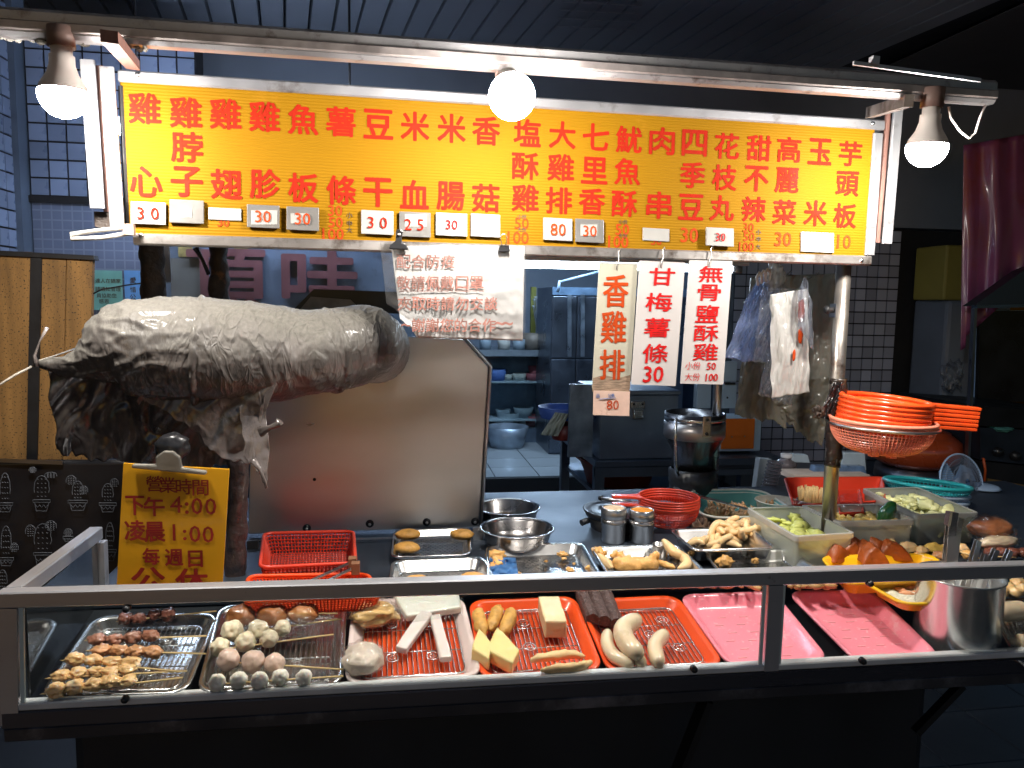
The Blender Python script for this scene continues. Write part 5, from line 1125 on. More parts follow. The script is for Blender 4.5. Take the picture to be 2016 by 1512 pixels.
# red strainer stack on counter
c0 = cz(1317, 1040, 0); rs_ = 58*mpp(c0); hs = .058
for i in range(4):
    cc_ = onY(1317, 992+(-i)*5.0, c0.y); lb = ('bottom', 'second', 'third', 'top')[i]+' red strainer of the stack behind the orange powder shaker'
    if i == 0: src = strainer(cc_, rs_, hs, redP, hang=R(172), hl=.07, label=lb, group='red strainers stacked on the counter', n=60, rows=12, rimr=.0028)
    else:
        o = dup(src, None, cc_); o['label'] = lb
        if i < 3:
            for ch in list(o.children):
                if ch.name.startswith(('handle', 'lattice')): bpy.data.objects.remove(ch)
# black pan + handled spoon
t, c, r_ = bowl(1222, 1002, 72, .018, blackp, 'black pan lid on the counter behind the shakers', 'pan', 'frying_pan', base=.03, prof=[(0, .9), (.6, .85), (.9, .75), (1, 1), (1.03, .95), (.95, .1), (.8, 0), (0, 0)])
MB().lathe(c-V((0, 0, .03)), [(r_*.8, 0), (r_*.9, .03), (r_*.2, .032)], 40).build('burner_body', black, t)
MB().tube([c+V((-r_*1.0, -.03, .0)), c+V((-r_*1.2, -.04, -.004))], .008, 10).build('knob', blackp, t)
ld = thing('ladle', 'steel and black handle of a ladle lying on the black pan', 'ladle', cz(1230, 985, .05))
MB().tube([cz(1184, 981, .06), cz(1215, 985, .058), cz(1248, 990, .05)], [.005, .006, .004], 10).build('handle', steel, ld); MB().tube([cz(1180, 980, .06), cz(1186, 981, .06)], .0068, 10).build('end', blackp, ld)
tgl = thing('tongs', 'long steel tongs lying across the mint basket of fried chips', 'tongs', cz(1390, 985, .06))
for d in (0, 1): MB().bar(cz(1326, 960+d*7, .075), cz(1470, 1003-d*2, .05), .010, .002).build('arm', steel, tgl)
# mint basket with chips
def ovalpan(cs, h, m, label, name, cat, group=None, rim=None, fill=None):
    q = Quad(*[cz(x, y, h) for x, y in cs], n=ZU); t = thing(name, label, cat, q.ctr()-ZU*h, group); tray_mb(q, h, slope=.018, r=.06, lip=.004, th=.003).build('shell', m, t)
    if rim: MB().tube(rring(q, .001, .001, .06, 8), .0035, 8, closed=True).build('rim', rim, t)
    return t, q
tM, qM = ovalpan([(1385,1022),(1580,1016),(1498,964),(1350,966)], .04, mintP, 'mint green oval basket with ivory rim full of fried chips', 'plastic_basket', 'basket', rim=greyP)
MB().add([p+ZU*.0 for p in rring(qM, .008, -.004, .055, 5)]+[p for p in rring(qM, .016, -.030, .045, 5)], [(i, (i+1) % 24, 24+(i+1) % 24, 24+i) for i in range(24)], True).build('inner_liner', greyP, tM)
def flakes(n, fx, fy, h, sc, m, group, label, name='fried_chip', cat='fried chip', zs=.006):
    src = None
    for i in range(n):
        x, y = random.uniform(*fx), random.uniform(*fy)
        if src is None: src = MB().blob((0, 0, 0), (sc, sc*.6, sc*.3), .9, 1.6, 5, 3).build(name, m, local=True); o = src
        else: o = src.copy(); C.objects.link(o)
        o.location = cz(x, y, h+random.uniform(0, zs)); s_ = random.uniform(.7, 1.3); o.scale = (s_, s_, s_); o.rotation_euler = [random.uniform(0, 6.28) for _ in range(3)]
        tag(o, label, cat, group)
flakes(34, (1392, 1470), (995, 1015), .018, .013, mat('brown_chip', (.50,.27,.12), .5, 0, .25, 40, .6, 90), 'fried chips heaped in the mint basket', 'brown curled fried chip in the mint basket under the tongs')
flakes(10, (1480, 1560), (993, 1006), .018, .012, MATS['brown_chip'], 'fried chips heaped in the mint basket', 'brown curled fried chip in the mint basket under the tongs')
flakes(34, (1366, 1396), (1020, 1044), .006, .012, mat('dark_flake', (.16,.09,.055), .6, 0, .3, 40, .6, 90), 'dark dried flakes beside the red strainers', 'dark dried flake between the red strainers and the squid tray', 'dried_flake', 'dried flake', .02)
# white worn bowl, skewers cup, red tub
t, c, r_ = bowl(1530, 985, 41, .05, mat('worn_enamel', (.50,.46,.38), .5, .2, .4, 18, .3, 40), 'worn whitish bowl behind the mint basket', 'bowl', 'enamel_bowl')
t, c, r_ = bowl(1596, 985, 27, .055, mat('dull_cup', (.35,.33,.33), .35, .7, .2, 10), 'steel cup packed with bamboo skewers', 'cup', 'skewer_cup', prof=[(0, .05), (.78, .05), (.97, 1), (1, 1), (1, .97), (.8, 0), (0, 0)])
mb = MB()
for i in range(170):
    a = random.uniform(0, 6.28); q_ = math.sqrt(random.random())*r_*.85; hh = .085+random.uniform(-.004, .006); mb.tube([c+V((q_*.8*math.cos(a), q_*.8*math.sin(a), .02)), c+V((q_*1.12*math.cos(a), q_*1.12*math.sin(a), hh))], .0016, 5)
sk = thing('bamboo_skewers', 'thick bundle of bare bamboo skewers standing in the steel cup', 'skewers', c); tag(mb.build('skewer_bundle', bamboo, sk), kind='stuff')
q = Quad(cz(1560, 994, .06), cz(1745, 985, .06), cz(1740, 938, .06), cz(1542, 940, .06), n=ZU); t = thing('plastic_tub', 'red plastic tub standing behind the skewers and the right pole', 'tub', q.ctr()-ZU*.06)
tray_mb(q, .06, slope=.02, r=.02, lip=.006).build('tub', mat('scarlet_plastic', (.72,.05,.018), .33, 0, .05, 10, coat=.25), t)
q = Quad(cz(1652, 1010, .07), cz(1702, 1008, .07), cz(1694, 962, .07), cz(1648, 965, .07), n=ZU); t = thing('napkin_box', 'small open red and black box with crinkled film right of the pole', 'box', q.ctr()-ZU*.07)
tray_mb(q, .07, slope=.002, r=.006, lip=.003).build('box', redP, t); MB().grid(lambda u, v: q.P(u*q.W, v*q.D*.7, .006+.006*noise.noise(V((u*6, v*6, 1)))), 20, 20).build('film', film, t)

# frosted boxes
def fbox(rim, h, label, food, fm, fillh=.9):
    q = Quad(*[cz(x, y, h) for x, y in rim], n=ZU); t = thing('food_box', label, 'plastic box', q.ctr()-ZU*h, 'frosted boxes of cut vegetables'); mb = MB()
    o = rring(q, 0, 0, .008, 3); o2 = rring(q, .005, -h, .008, 3); n = len(o); mb.add(o+o2, [(i, (i+1) % n, n+(i+1) % n, n+i) for i in range(n)]); mb.add(o2, [list(range(n))]); mb.build('wall', boxpl, t, solid=.0022)
    r1 = rring(q, -.003, .001, .01, 3); r2 = rring(q, -.003, -.010, .01, 3); r3 = rring(q, .004, .001, .01, 3); mb = MB(); mb.add(r3+r1+r2, [(i, (i+1) % n, n+(i+1) % n, n+i) for i in range(n)]+[(n+i, n+(i+1) % n, 2*n+(i+1) % n, 2*n+i) for i in range(n)]); mb.build('lip', clear('frosted_lip', (.85,.85,.82), .08, .15, milky=.7, milk=(.88,.87,.82)), t, solid=.0015)
    f = thing(food[0], food[1], food[2], q.ctr()-ZU*(h-.004)); mb = MB()
    rs = random.Random(len(label))
    for i in range(150):
        x = rs.uniform(.02, q.W-.02); y = rs.uniform(.02, q.D-.02); z = -h+.008+rs.random()*h*fillh; s_ = rs.uniform(.008, .016)
        mb.blob(q.P(x, y, z), (s_*1.4, s_, s_*.55), .7, 1.8, i, 2, Matrix.Rotation(rs.uniform(0, 6), 3, 'Z') @ Matrix.Rotation(rs.uniform(-1, 1), 3, 'X'))
    o_ = mb.build('pieces', fm, f); o_['kind'] = 'stuff'; return t, q
h = .075
fbox([(1566,1057),(1680,1050),(1578,998),(1473,1001)], h, 'nearest frosted plastic box holding green beans, left of the pole', ('green_beans', 'cut green beans inside the nearest frosted box', 'green beans'), mat('green_bean', (.50,.52,.14), .4, 0, .4, 20), .6)
_, qc2 = fbox([(1652,1028),(1800,1024),(1728,993),(1580,996)], h, 'middle frosted plastic box holding yellow baby corn', ('baby_corn', 'yellow vegetable pieces inside the middle frosted box', 'vegetables'), mat('baby_corn', (.85,.60,.18), .4, 0, .2, 20), .7)
fbox([(1806,1014),(1924,1010),(1806,960),(1700,963)], h, 'right frosted plastic box holding shredded cabbage', ('cabbage', 'pale shredded cabbage inside the right frosted box', 'cabbage'), mat('cabbage', (.80,.78,.38), .4, 0, .25, 20), .8)
o = MB().blob(cz(1746, 1012, .075), (.020, .016, .034), .08, 1.4, 3, 4, Matrix.Rotation(.5, 3, 'Y')).build('green_pepper', mat('green_pepper', (.015,.085,.02), .18, 0, .3, 8, coat=.9)); tag(o, 'dark green pepper in film standing up in the middle frosted box', 'pepper')

# yellow trays and their food at the right
tY, qY = ctray([(1660,1150),(1900,1140),(1830,1088),(1612,1094)], .028, yellowP, 'yellow tray holding brown fritters at the foot of the pole', holes=False, name='plastic_tray', group=None, r=.03, lip=.008)
for i, (x, y, s_, rz) in enumerate(((1655,1093,22,.3),(1678,1089,27,.1),(1692,1086,24,-.2),(1712,1090,24,.2),(1738,1084,24,.4),(1722,1098,24,0),(1762,1090,28,-.2))):
    c = cz(x, y, .03); k_ = s_*mpp(c)
    tri = [V((-k_*1.25, -.01, -.016)), V((k_*1.35, -.012, -.018)), V((k_*.75, -.004, .012)), V((k_*.1*(1 if i % 2 else -3), 0, .024)), V((-k_*.8, -.004, .010))]; Mx = Matrix.Rotation(rz, 3, 'Z')
    o = MB().prism([c+Mx@p for p in tri], Mx@V((0, .03, .006))).build('fritter', brownf, None, bevel=.006, sub=1); rough(o, 2, .006); tag(o, ('first', 'second', 'third', 'fourth', 'sixth', 'fifth', 'last')[i]+' brown wedge-shaped fritter from the left in the yellow tray', 'fritter', 'brown fritters in the yellow tray')
tY2, qY2 = ctray([(1778,1190),(1925,1184),(1826,1136),(1692,1142)], .022, yellowP, 'yellow tray below the rail holding white rice flour and small sausages', holes=False, name='plastic_tray', group=None, r=.03, lip=.009, base=.0)
tag(MB().grid(lambda u, v: qY2.P(.02+u*(qY2.W-.04), .03+v*(qY2.D-.05), -.014+.006*noise.noise(V((u*6, v*6, 1)))), 30, 20).build('flour_bed', mat('coarse_flour', (.66,.60,.48), .9, 0, .3, 200, .6, 200)), 'coarse whitish crumbs covering the floor of the lower yellow tray', 'crumbs', kind='stuff')
for i, (xa, ya, xb, yb) in enumerate(((1762,1160,1782,1164),(1786,1158,1806,1160),(1774,1168,1796,1170),(1800,1166,1818,1168))):
    roll('little pinkish sausage on the crumbs in the lower yellow tray', ((xa,ya),(xb,yb)), 6, mat('pink_sausage', (.78,.34,.17), .35, 0, .1, 20, coat=.4), 'small_sausage', 'sausage', fn=cz, h=.008, amp=.05, n=8, group='small sausages in the lower yellow tray')
for i, (x, y, s_, m_) in enumerate(((1790,1078,.022,friedl),(1815,1084,.018,chick),(1750,1068,.02,friedl),(1838,1080,.022,mat('yellow_cake', (.85,.55,.12), .4, 0, .1, 20)),(1865,1080,.020,MATS['yellow_cake']),(1890,1078,.018,chick),(1850,1094,.016,chick2),(1905,1092,.016,friedm),(1780,1092,.015,chick))):
    piece('fried_piece', ['pale golden piece nearest the right end of the fritters', 'raw-looking orange piece behind the fritters', 'pale golden piece behind the pepper box corner', 'yellow cube-like cake left of the tongs', 'yellow cube-like cake touching the tongs', 'tan piece just right of the tongs', 'brown marinated piece before the yellow cakes', 'dark golden piece right of the tongs by the rail', 'tan piece by the rail right of the fritters'][i], 'fried food', x, y, (s_, s_*.8, s_*.6), m_, .35, 2, 200+i, .02, i, group='assorted golden pieces right of the fritters')
for i, (xa, ya, xb, yb) in enumerate(((1800,1088,1850,1102),(1816,1096,1866,1108),(1890,1086,1930,1100),(1940,1095,2000,1098))):
    tag(MB().tube([cz(xa, ya, .03), cz(xb, yb, .02)], .0016, 6).build('bamboo_stick', bamboo), 'bare bamboo stick lying across the golden pieces right of the fritters', 'stick', 'bamboo sticks right of the fritters')
def wl_(label, x, y, r3, m_, sd_, h, rz=0):
    c = cz(x, y, h); t = thing('wrapped_food', label, 'wrapped food', c); MB().blob(c, r3, .18, 1.5, sd_, 4, Matrix.Rotation(rz, 3, 'Z')).build('food', m_, t); MB().blob(c, tuple(a*1.08+.001 for a in r3), .3, 2.4, sd_, 5, Matrix.Rotation(rz, 3, 'Z')).build('cling_film', film, t)
wl_('dark brown braised lump in cling film right of the frosted boxes', 1950, 1040, (.055, .035, .026), mat('braised_brown', (.33,.11,.035), .3, 0, .4, 15, coat=.5), 301, .055)
wl_('pale wrapped sausage in front of the dark braised lump', 1965, 1068, (.055, .018, .016), saus, 302, .035, .12)
for i, x in enumerate((1950, 1972, 1995, 2015)):
    piece('gizzard_piece', ('first', 'second', 'third', 'fourth')[i]+' dark red piece from the left at the right edge behind the rail', 'meat', x, 1088, (.015, .013, .011), gizz, .3, 2, 310+i, .02, 0, group='dark red pieces at the right edge')
for i, (x, y) in enumerate(((1965,1150),(1985,1158),(2005,1148),(1972,1164),(1998,1166),(2014,1160))):
    o = tag(MB().blob(tp(x, y, .012), (.016, .013, .011), .35, 2, 320+i, 3).build('chicken_piece', chick), 'raw chicken lump at the right edge behind the tongs pot', 'chicken', 'raw chicken lumps at the right edge')
t8_, q8 = dtray([(2010,1315),(2140,1308),(2080,1175),(1935,1180)], steelt, 'steel tray at the right edge beyond the tongs pot')
rack('wire_rack', q8, -.012, 'wire rack in the steel tray at the right edge')
roll('thick white sausage right of the tongs pot', ((1962,1208),(1990,1203),(2020,1200)), 19, saus, 'sausage', 'sausage', amp=.03, seed=8, h=.012)
roll('white sausage tip at the lower right edge', ((2000,1264),(2030,1268)), 17, saus, 'sausage', 'sausage', amp=.03, seed=9, h=.010)

# tongs pot
c = tp(1880, 1272, -.03); zt = c.z; rp = 76*mpp(c); tpot = thing('tongs_pot', 'tall round stainless steel pot full of tongs standing before the rail at the right', 'pot', c)
hgt = .142
MB().lathe(c, [(0, .004), (rp*.95, .004), (rp*.97, hgt), (rp*1.03, hgt+.001), (rp*1.03, hgt-.002), (rp*1.0, hgt-.005), (rp*1.0, .012), (rp*.96, .002), (rp*.9, 0), (0, 0)], 64).build('pot', mat('polished_steel', (.68,.67,.66), .16, .88, .03, 8), tpot)
for i, (dx, dy, tx, ty, L, w_) in enumerate(((-.030, .0, .010, .01, .235, .017), (-.018, .02, .035, .02, .215, .016), (.015, .01, .065, .0, .185, .010), (.0, -.01, .05, .01, .18, .010), (.025, -.005, .09, .02, .18, .009), (.005, .02, .07, .03, .19, .010))):
    lb = ['tallest steel tongs with a folded end', 'second tallest steel tongs leaning right with a folded end', 'narrow steel tongs', 'narrow steel tongs', 'narrow steel tongs', 'narrow steel tongs'][i]+' standing in the steel pot'
    b = c+V((dx, dy, .01)); top = c+V((dx+tx, dy+ty, L)); t = thing('tongs', lb, 'tongs', b, 'tongs in the steel pot')
    sd2 = V((0, 1, 0)).cross(top-b).normalized()*.0
    for d in (-1, 1): MB().bar(b+V((0, d*.009, 0)), top+V((0, d*.004, 0)), .0015, w_, up=(1, 0, 0)).build('arm', steel, t)
    if i < 2: MB().bar(top-V((.002, 0, .0)), top+(top-b).normalized()*.026, .018, w_*1.1, up=(1, 0, 0), bev=.003).build('folded_end', steel, t)

# ================================================================== BAGS ON THE RIGHT POLE
def bag(cr, Y, m, label, sd_, name='plastic_bag', amp=.012, nu=50, nv=70, pinch=0, th=.0006, jag=3, group=None, fold=2.2):
    t = thing(name, label, 'plastic bag', onY(*cr[0], Y), group)
    def fn(u, v):
        if pinch:
            pu = .5+(u-.5)*(1-pinch*max(0, 1-v*3.2)); u2 = pu
        else: u2 = u
        x = (cr[0][0]*(1-u2)+cr[1][0]*u2)*(1-v)+(cr[3][0]*(1-u2)+cr[2][0]*u2)*v; y = (cr[0][1]*(1-u2)+cr[1][1]*u2)*(1-v)+(cr[3][1]*(1-u2)+cr[2][1]*u2)*v
        y += v**4*jag*2*(noise.noise(V((u*3.5, sd_, 0)))+.3*noise.noise(V((u*11, sd_, 0)))); x += 3*noise.noise(V((v*7, u*3, sd_)))
        d = amp*(noise.noise(V((u*fold*2, v*1.6, sd_)))+.5*noise.noise(V((u*9+v*3, v*4, sd_)))+.22*noise.noise(V((u*22, v*12+u*6, sd_)))+.10*noise.noise(V((u*45, v*40, sd_))))
        return onY(x, y, Y+d)
    MB().grid(fn, nu, nv).build('film', m, t, solid=th); return t
bag([(1478,545),(1645,538),(1640,860),(1455,790)], 1.82, filmg, 'large dirty grey plastic sheet hanging at the back, lower edge ragged', 1, name='plastic_sheet', jag=12, nv=80, amp=.02)
bag([(1500,760),(1650,740),(1618,880),(1520,812)], 1.80, filmg, 'torn grey plastic corner hanging lower than the large sheet', 6, name='plastic_sheet', jag=10, amp=.015)
bag([(1470,640),(1530,620),(1548,838),(1446,818)], 1.80, filmg, 'limp yellowish plastic strip left of the clear bags', 11, name='plastic_sheet', jag=9, amp=.014)
bag([(1490,532),(1530,530),(1520,715),(1426,705)], 1.74, filmblue, 'bluish plastic bag bundle hanging beside the right white board', 2, pinch=.6, jag=5)
bag([(1500,566),(1585,568),(1575,720),(1482,712)], 1.70, filmb, 'clear crinkled bag between the blue bundle and the white bag packet', 3, jag=4)
bag([(1530,620),(1590,625),(1560,800),(1492,775)], 1.69, filmb, 'clear torn bag shining below the white bag packet', 7, jag=8)
bb = bag([(1516,580),(1590,568),(1594,772),(1519,784)], 1.65, filmw, 'thick packet of milky white plastic bags with red print on a hook', 4, amp=.007, jag=2)
bag([(1572,545),(1596,548),(1602,690),(1570,640)], 1.63, filmb, 'narrow clear bag with a twisted top at the right of the milky packet', 5, pinch=.8, jag=3)
for (x, y, s_) in ((1578, 612, .016), (1576, 660, .012), (1563, 700, .008)): 
    mb = MB(); mb.blob(onY(x, y, 1.642), (s_*.5, .0008, s_*1.6), .5, 2, int(x), 2); mb.build('red_print', orav, bb)
for i, (x, y) in enumerate(((1492,545),(1500,541),(1508,538))):
    tag(MB().tube([onY(x, y+16, 1.72), onY(x-2, y, 1.71), onY(x+3, y-8, 1.71), onY(x+8, y, 1.72), onY(x+6, y+14, 1.72)], .0035, 8).build('bag_loop', whiteP), 'white twisted bag handle loop on the hooks above the bags', 'bag handle', 'white bag loops above the hanging bags')
tag(MB().blob(onY(1526, 545, 1.73), (.022, .012, .034), .5, 3, 9, 4).build('knotted_bag', filmw), 'knotted pale bag bundle hanging just beneath the board', 'plastic bag')
for i, (xa, ya, xb, yb) in enumerate(((1542,545,1558,534),(1588,553,1612,536))):
    tag(MB().tube([onY(xa, ya, 1.64), onY(xb, yb, 1.70)], .0012, 6).build('hook_pin', steel), ('left', 'right')[i]+' thin steel hook pin above the hanging bags', 'hook')
t = thing('clamp', 'black rubber clamp knob left of the scorched pole', 'clamp', onY(1634, 610, 1.66)); MB().lathe(onY(1640, 610, 1.64), [(0, .02), (.008, .02), (.010, .016), (.007, .012), (.006, 0)], 16, Matrix.Rotation(R(-90), 3, 'Y')).build('knob', blackp, t)
MB().box(onY(1644, 625, 1.635), onY(1652, 598, 1.66)).build('bracket', steeld, t)
# black film wrapped round the pole + soot lower part
mb = MB(); pk = [onY(x, y, 1.635) for x, y in ((1652,745),(1649,790),(1646,830),(1643,870),(1641,905),(1639,918))]
pk, rk = resamp(pk, [.019,.020,.021,.020,.018,.017], 40); bt = thing('black_tape_wrap', 'black scorched film wrapped round the right pole behind the colander', 'wrapping', pk[0])
MB().tube(pk, rk, 24, nz=lambda q, t: .004*noise.noise(V(q)*50)+.002*noise.noise(V(q)*120)).build('wrap', mat('scorched_film', (.022,.014,.010), .28, 0, .4, 12, .8, 40, coat=.6, dirt=((.22,.11,.05), 12, .60, .08)), bt)
bag([(1640,752),(1660,752),(1640,830),(1612,822)], 1.61, mat('black_bag', (.012,.011,.012), .22, 0, .2, 10, .8, 30, coat=.6, bdist=.006), 'shiny black plastic scrap tied to the right pole', 8, amp=.010, jag=3)
t = thing('knot', 'small charred knot sticking out left of the pole below the black scrap', 'knot', onY(1612, 812, 1.6)); MB().blob(onY(1612, 812, 1.6), (.012, .010, .013), .8, 2.2, 4, 4).build('lump', sm_, t)

# ================================================================== WORKBENCH, VESSELS, KITCHEN
Yw = 3.3
bench = thing('workbench', 'dark steel workbench behind the cart with square legs', 'workbench', onY(1240, 910, Yw))
f0 = onY(1172, 908, Yw); f1 = onY(1420, 903, Yw); zt_ = f0.z
bl = hit(1090, 842, (0, 0, zt_), (0, 0, 1)); 
benchm = mat('bench_steel', (.16,.19,.24), .32, .9, .15, 4, .1, 30)
MB().prism([V((f0.x, Yw, zt_-.03)), V((f1.x+.15, Yw, zt_-.03)), V((f1.x+.15, Yw+.75, zt_-.03)), V((f0.x, Yw+.75, zt_-.03))], (0, 0, .03)).build('top', benchm, bench, bevel=.003)
MB().box((f0.x, Yw-.001, zt_-.075), (f1.x+.15, Yw+.02, zt_-.031)).build('apron', benchm, bench)
for x, y in ((f0.x+.0, Yw+.0), (f0.x, Yw+.68), (f1.x+.1, Yw), (f0.x+.32, Yw+.68)): MB().box((x, y, 0), (x+.045, y+.045, zt_-.0305)).build('leg', benchm, bench)
MB().box((f0.x+.02, Yw+.03, .62), (f1.x+.12, Yw+.72, .64)).build('shelf', benchm, bench)
sbx = thing('steel_box', 'dark stainless steel chest with a hinged lid and latch on the workbench', 'box', onY(1250, 905, Yw+.03))
g0 = onY(1180, 903, Yw+.03); g1 = onY(1322, 778, Yw+.03); bm_ = mat('chest_steel', (.27,.31,.38), .32, .85, .12, 5, .1, 60)
xr_ = onY(1336, 790, Yw+.03).x
MB().box((g0.x, Yw+.03, zt_+.001), (xr_, Yw+.45, g1.z)).build('body', bm_, sbx, bevel=.004)
MB().box((g0.x-.006, Yw+.022, g1.z+.001), (xr_+.006, Yw+.46, g1.z+.022)).build('lid', bm_, sbx, bevel=.004)
lp = onY(1256, 797, Yw+.02); 
MB().box(lp-V((.033, .004, .018)), lp+V((.033, .012, .018))).build('latch_plate', steel, sbx, bevel=.004); MB().box(lp-V((.024, .012, .066)), lp+V((.024, .012, -.020))).build('latch_hasp', steel, sbx, bevel=.006)
MB().tube([lp+V((-.02, -.014, -.02)), lp+V((-.02, -.018, -.055)), lp+V((.02, -.018, -.055)), lp+V((.02, -.014, -.02))], .003, 8).build('latch_loop', steel, sbx)
for dx in (-.02, .02): MB().lathe(lp+V((dx, -.005, .004)), [(0, .004), (.005, .003), (.006, 0)], 10, Matrix.Rotation(R(90), 3, 'X')).build('rivet', blackp, sbx)
g2 = onY(1122, 757, Yw+.1); g3 = onY(1168, 818, Yw+.1)
t = thing('mottled_sheet', 'grey mottled steel panel standing on the bench left of the chest', 'panel', V((g2.x, Yw+.1, zt_))); MB().box((g2.x, Yw+.1, zt_), (g3.x, Yw+.12, g2.z)).build('panel', mat('mottled_steel', (.24,.27,.31), .4, .7, .35, 14, .1, 40), t)
# towel and basin at bench left
t = thing('towel', 'pale cloth hanging over the left end of the workbench', 'towel', onY(1080, 835, 3.5)); MB().grid(lambda u, v: onY(1094+u*26-v*(30-u*8), 812+v*44+u*3, 3.5+.015*noise.noise(V((u*6, v*2, 5)))), 24, 24).build('cloth', mat('towel', (.48,.47,.38), .9, 0, .15, 30), t, solid=.006)
t = thing('blue_basin', 'blue plastic basin beside the towel on the bench', 'basin', onY(1105, 815, 3.7)); MB().lathe(onY(1108, 820, 3.7), [(0, 0), (.09, 0), (.12, .05), (.125, .05), (.11, -.005)], 32).build('shell', mat('blue_plastic', (.06,.12,.40), .4, 0, .1), t)
t = thing('red_basin', 'small red basin under the blue one at the bench end', 'basin', onY(1115, 850, 3.6)); MB().lathe(onY(1112, 862, 3.6), [(0, 0), (.05, 0), (.075, .07), (.08, .07), (.06, -.005)], 32).build('shell', mat('dark_red_plastic', (.30,.04,.03), .4, 0, .1), t)
bc_ = onY(1217, 950, 3.55); bc_.z = .645; rb = 83*mpp(onY(1217, 950, 3.55))
t = thing('red_basin', 'wide brick red plastic basin on the lower shelf of the workbench', 'basin', bc_); MB().lathe(bc_, [(0, .004), (rb*.72, .004), (rb*.95, .115), (rb*1.03, .125), (rb*1.03, .118), (rb*.9, .10), (rb*.74, 0), (0, 0)], 48).build('shell', mat('brick_plastic', (.42,.07,.035), .35, 0, .08, coat=.2), t)
# tall vessel (steel jug with black sleeve) and small black pot on the counter
c = cz(1361, 985, 0); c = onY(1361, 990, 2.12); c.z = ZC; s_ = mpp(onY(1361, 900, 2.12)); zt2 = onY(1361, 812, 2.12).z-ZC
t = thing('steel_jug', 'tall dark steel vessel with riveted bracket standing behind the red strainers', 'vessel', c)
MB().lathe(c, [(0, .09), (40*s_, .09), (41*s_, zt2*.55), (57*s_, zt2*.72), (59*s_, zt2), (56*s_, zt2), (54*s_, zt2*.73), (38*s_, zt2*.56), (38*s_, .095), (0, .095)], 40).build('shell', mat('jug_steel', (.15,.15,.16), .22, .95, .2, 6), t)
MB().lathe(c, [(58*s_, zt2*.92), (60*s_, zt2*.94), (58*s_, zt2*.96)], 40).build('band', steel, t); MB().lathe(c, [(42*s_, zt2*.60), (43*s_, zt2*.6), (59.5*s_, zt2*.74), (59.5*s_, zt2*.90), (58*s_, zt2*.90)], 40).build('sleeve', mat('sleeve_steel', (.33,.30,.29), .3, .9, .1), t)
MB().lathe(c, [(0, 0), (44*s_, 0), (47*s_, .09), (42*s_, .095)], 32).build('base', blackp, t)
a = onY(1391, 840, 2.03); MB().box(a-V((.012, .004, .03)), a+V((.012, .004, .03))).build('bracket', steel, t, bevel=.002)
for dz in (-.02, .02): MB().lathe(a+V((0, -.005, dz)), [(0, .003), (.004, .003), (.005, 0)], 10, Matrix.Rotation(R(90), 3, 'X')).build('rivet', blackp, t)
MB().tube([onY(1331, 822, 2.02), onY(1329, 870, 2.02), onY(1330, 920, 2.03), onY(1336, 935, 2.05)], .0045, 8).build('handle', steel, t)
bowl(1363, 944, 37, .055, blackp, 'small glossy black pot in front of the steel vessel', 'pot', 'black_pot', base=.0, prof=[(0, .05), (.7, .05), (.85, .3), (.97, 1), (1.02, 1.0), (1.02, .96), (.9, .3), (.75, 0), (0, 0)])
# machine with orange panel
Ym = 3.2
t = thing('white_machine', 'white machine with a bright orange front panel against the tiled wall', 'machine', onY(1458, 888, Ym))
k0 = onY(1415, 889, Ym); k1 = onY(1500, 826, Ym); MB().box((k0.x, Ym, k0.z), (k1.x, Ym+.2, k1.z)).build('cabinet', mat('cool_white', (.50,.60,.68), .4, 0, .05), t, bevel=.004)
k0 = onY(1419, 884, Ym-.004); k1 = onY(1486, 824, Ym-.004); MB().box((k0.x, Ym-.008, k0.z), (k1.x, Ym-.001, k1.z)).build('front_panel', mat('orange_panel', (.85,.17,.01), .45, 0, .04, 6, emit=0), t, bevel=.002)
for (x, y) in ((1441, 860), (1466, 859)): MB().lathe(onY(x, y, Ym-.009), [(0, .002), (.0025, .002), (.003, 0)], 8, Matrix.Rotation(R(90), 3, 'X')).build('screw', steel, t)
t = thing('wall_unit', 'pale blue-white wall unit with a switch above the orange machine', 'cabinet', onY(1440, 760, 3.3))
for (x0, y0, x1, y1, nm) in ((1371, 757, 1401, 804, 'panel'), (1419, 757, 1451, 804, 'panel'), (1420, 712, 1452, 752, 'panel')):
    k0 = onY(x0, y1, 3.3); k1 = onY(x1, y0, 3.3); MB().box((k0.x, 3.3, k0.z), (k1.x, 3.34, k1.z)).build(nm, MATS['cool_white'], t, bevel=.003)
MB().box(onY(1428, 757, 3.29), onY(1446, 753, 3.3)).build('switch', blackp, t); MB().lathe(onY(1432, 783, 3.298), [(0, .002), (.004, .002), (.005, 0)], 10, Matrix.Rotation(R(90), 3, 'X')).build('keyhole', blackp, t)
t = thing('wall_shelf', 'long dark steel shelf under the orange-fronted machine', 'shelf', onY(1450, 900, 3.1)); k0 = onY(1412, 903, 3.1); k1 = onY(1540, 897, 3.1)
MB().box((k0.x, 3.1, k0.z-.03), (k1.x, 3.48, k0.z)).build('shelf_top', benchm, t); MB().box((k0.x, 3.105, k0.z-.075), (k1.x, 3.12, k0.z-.05)).build('rail', benchm, t)
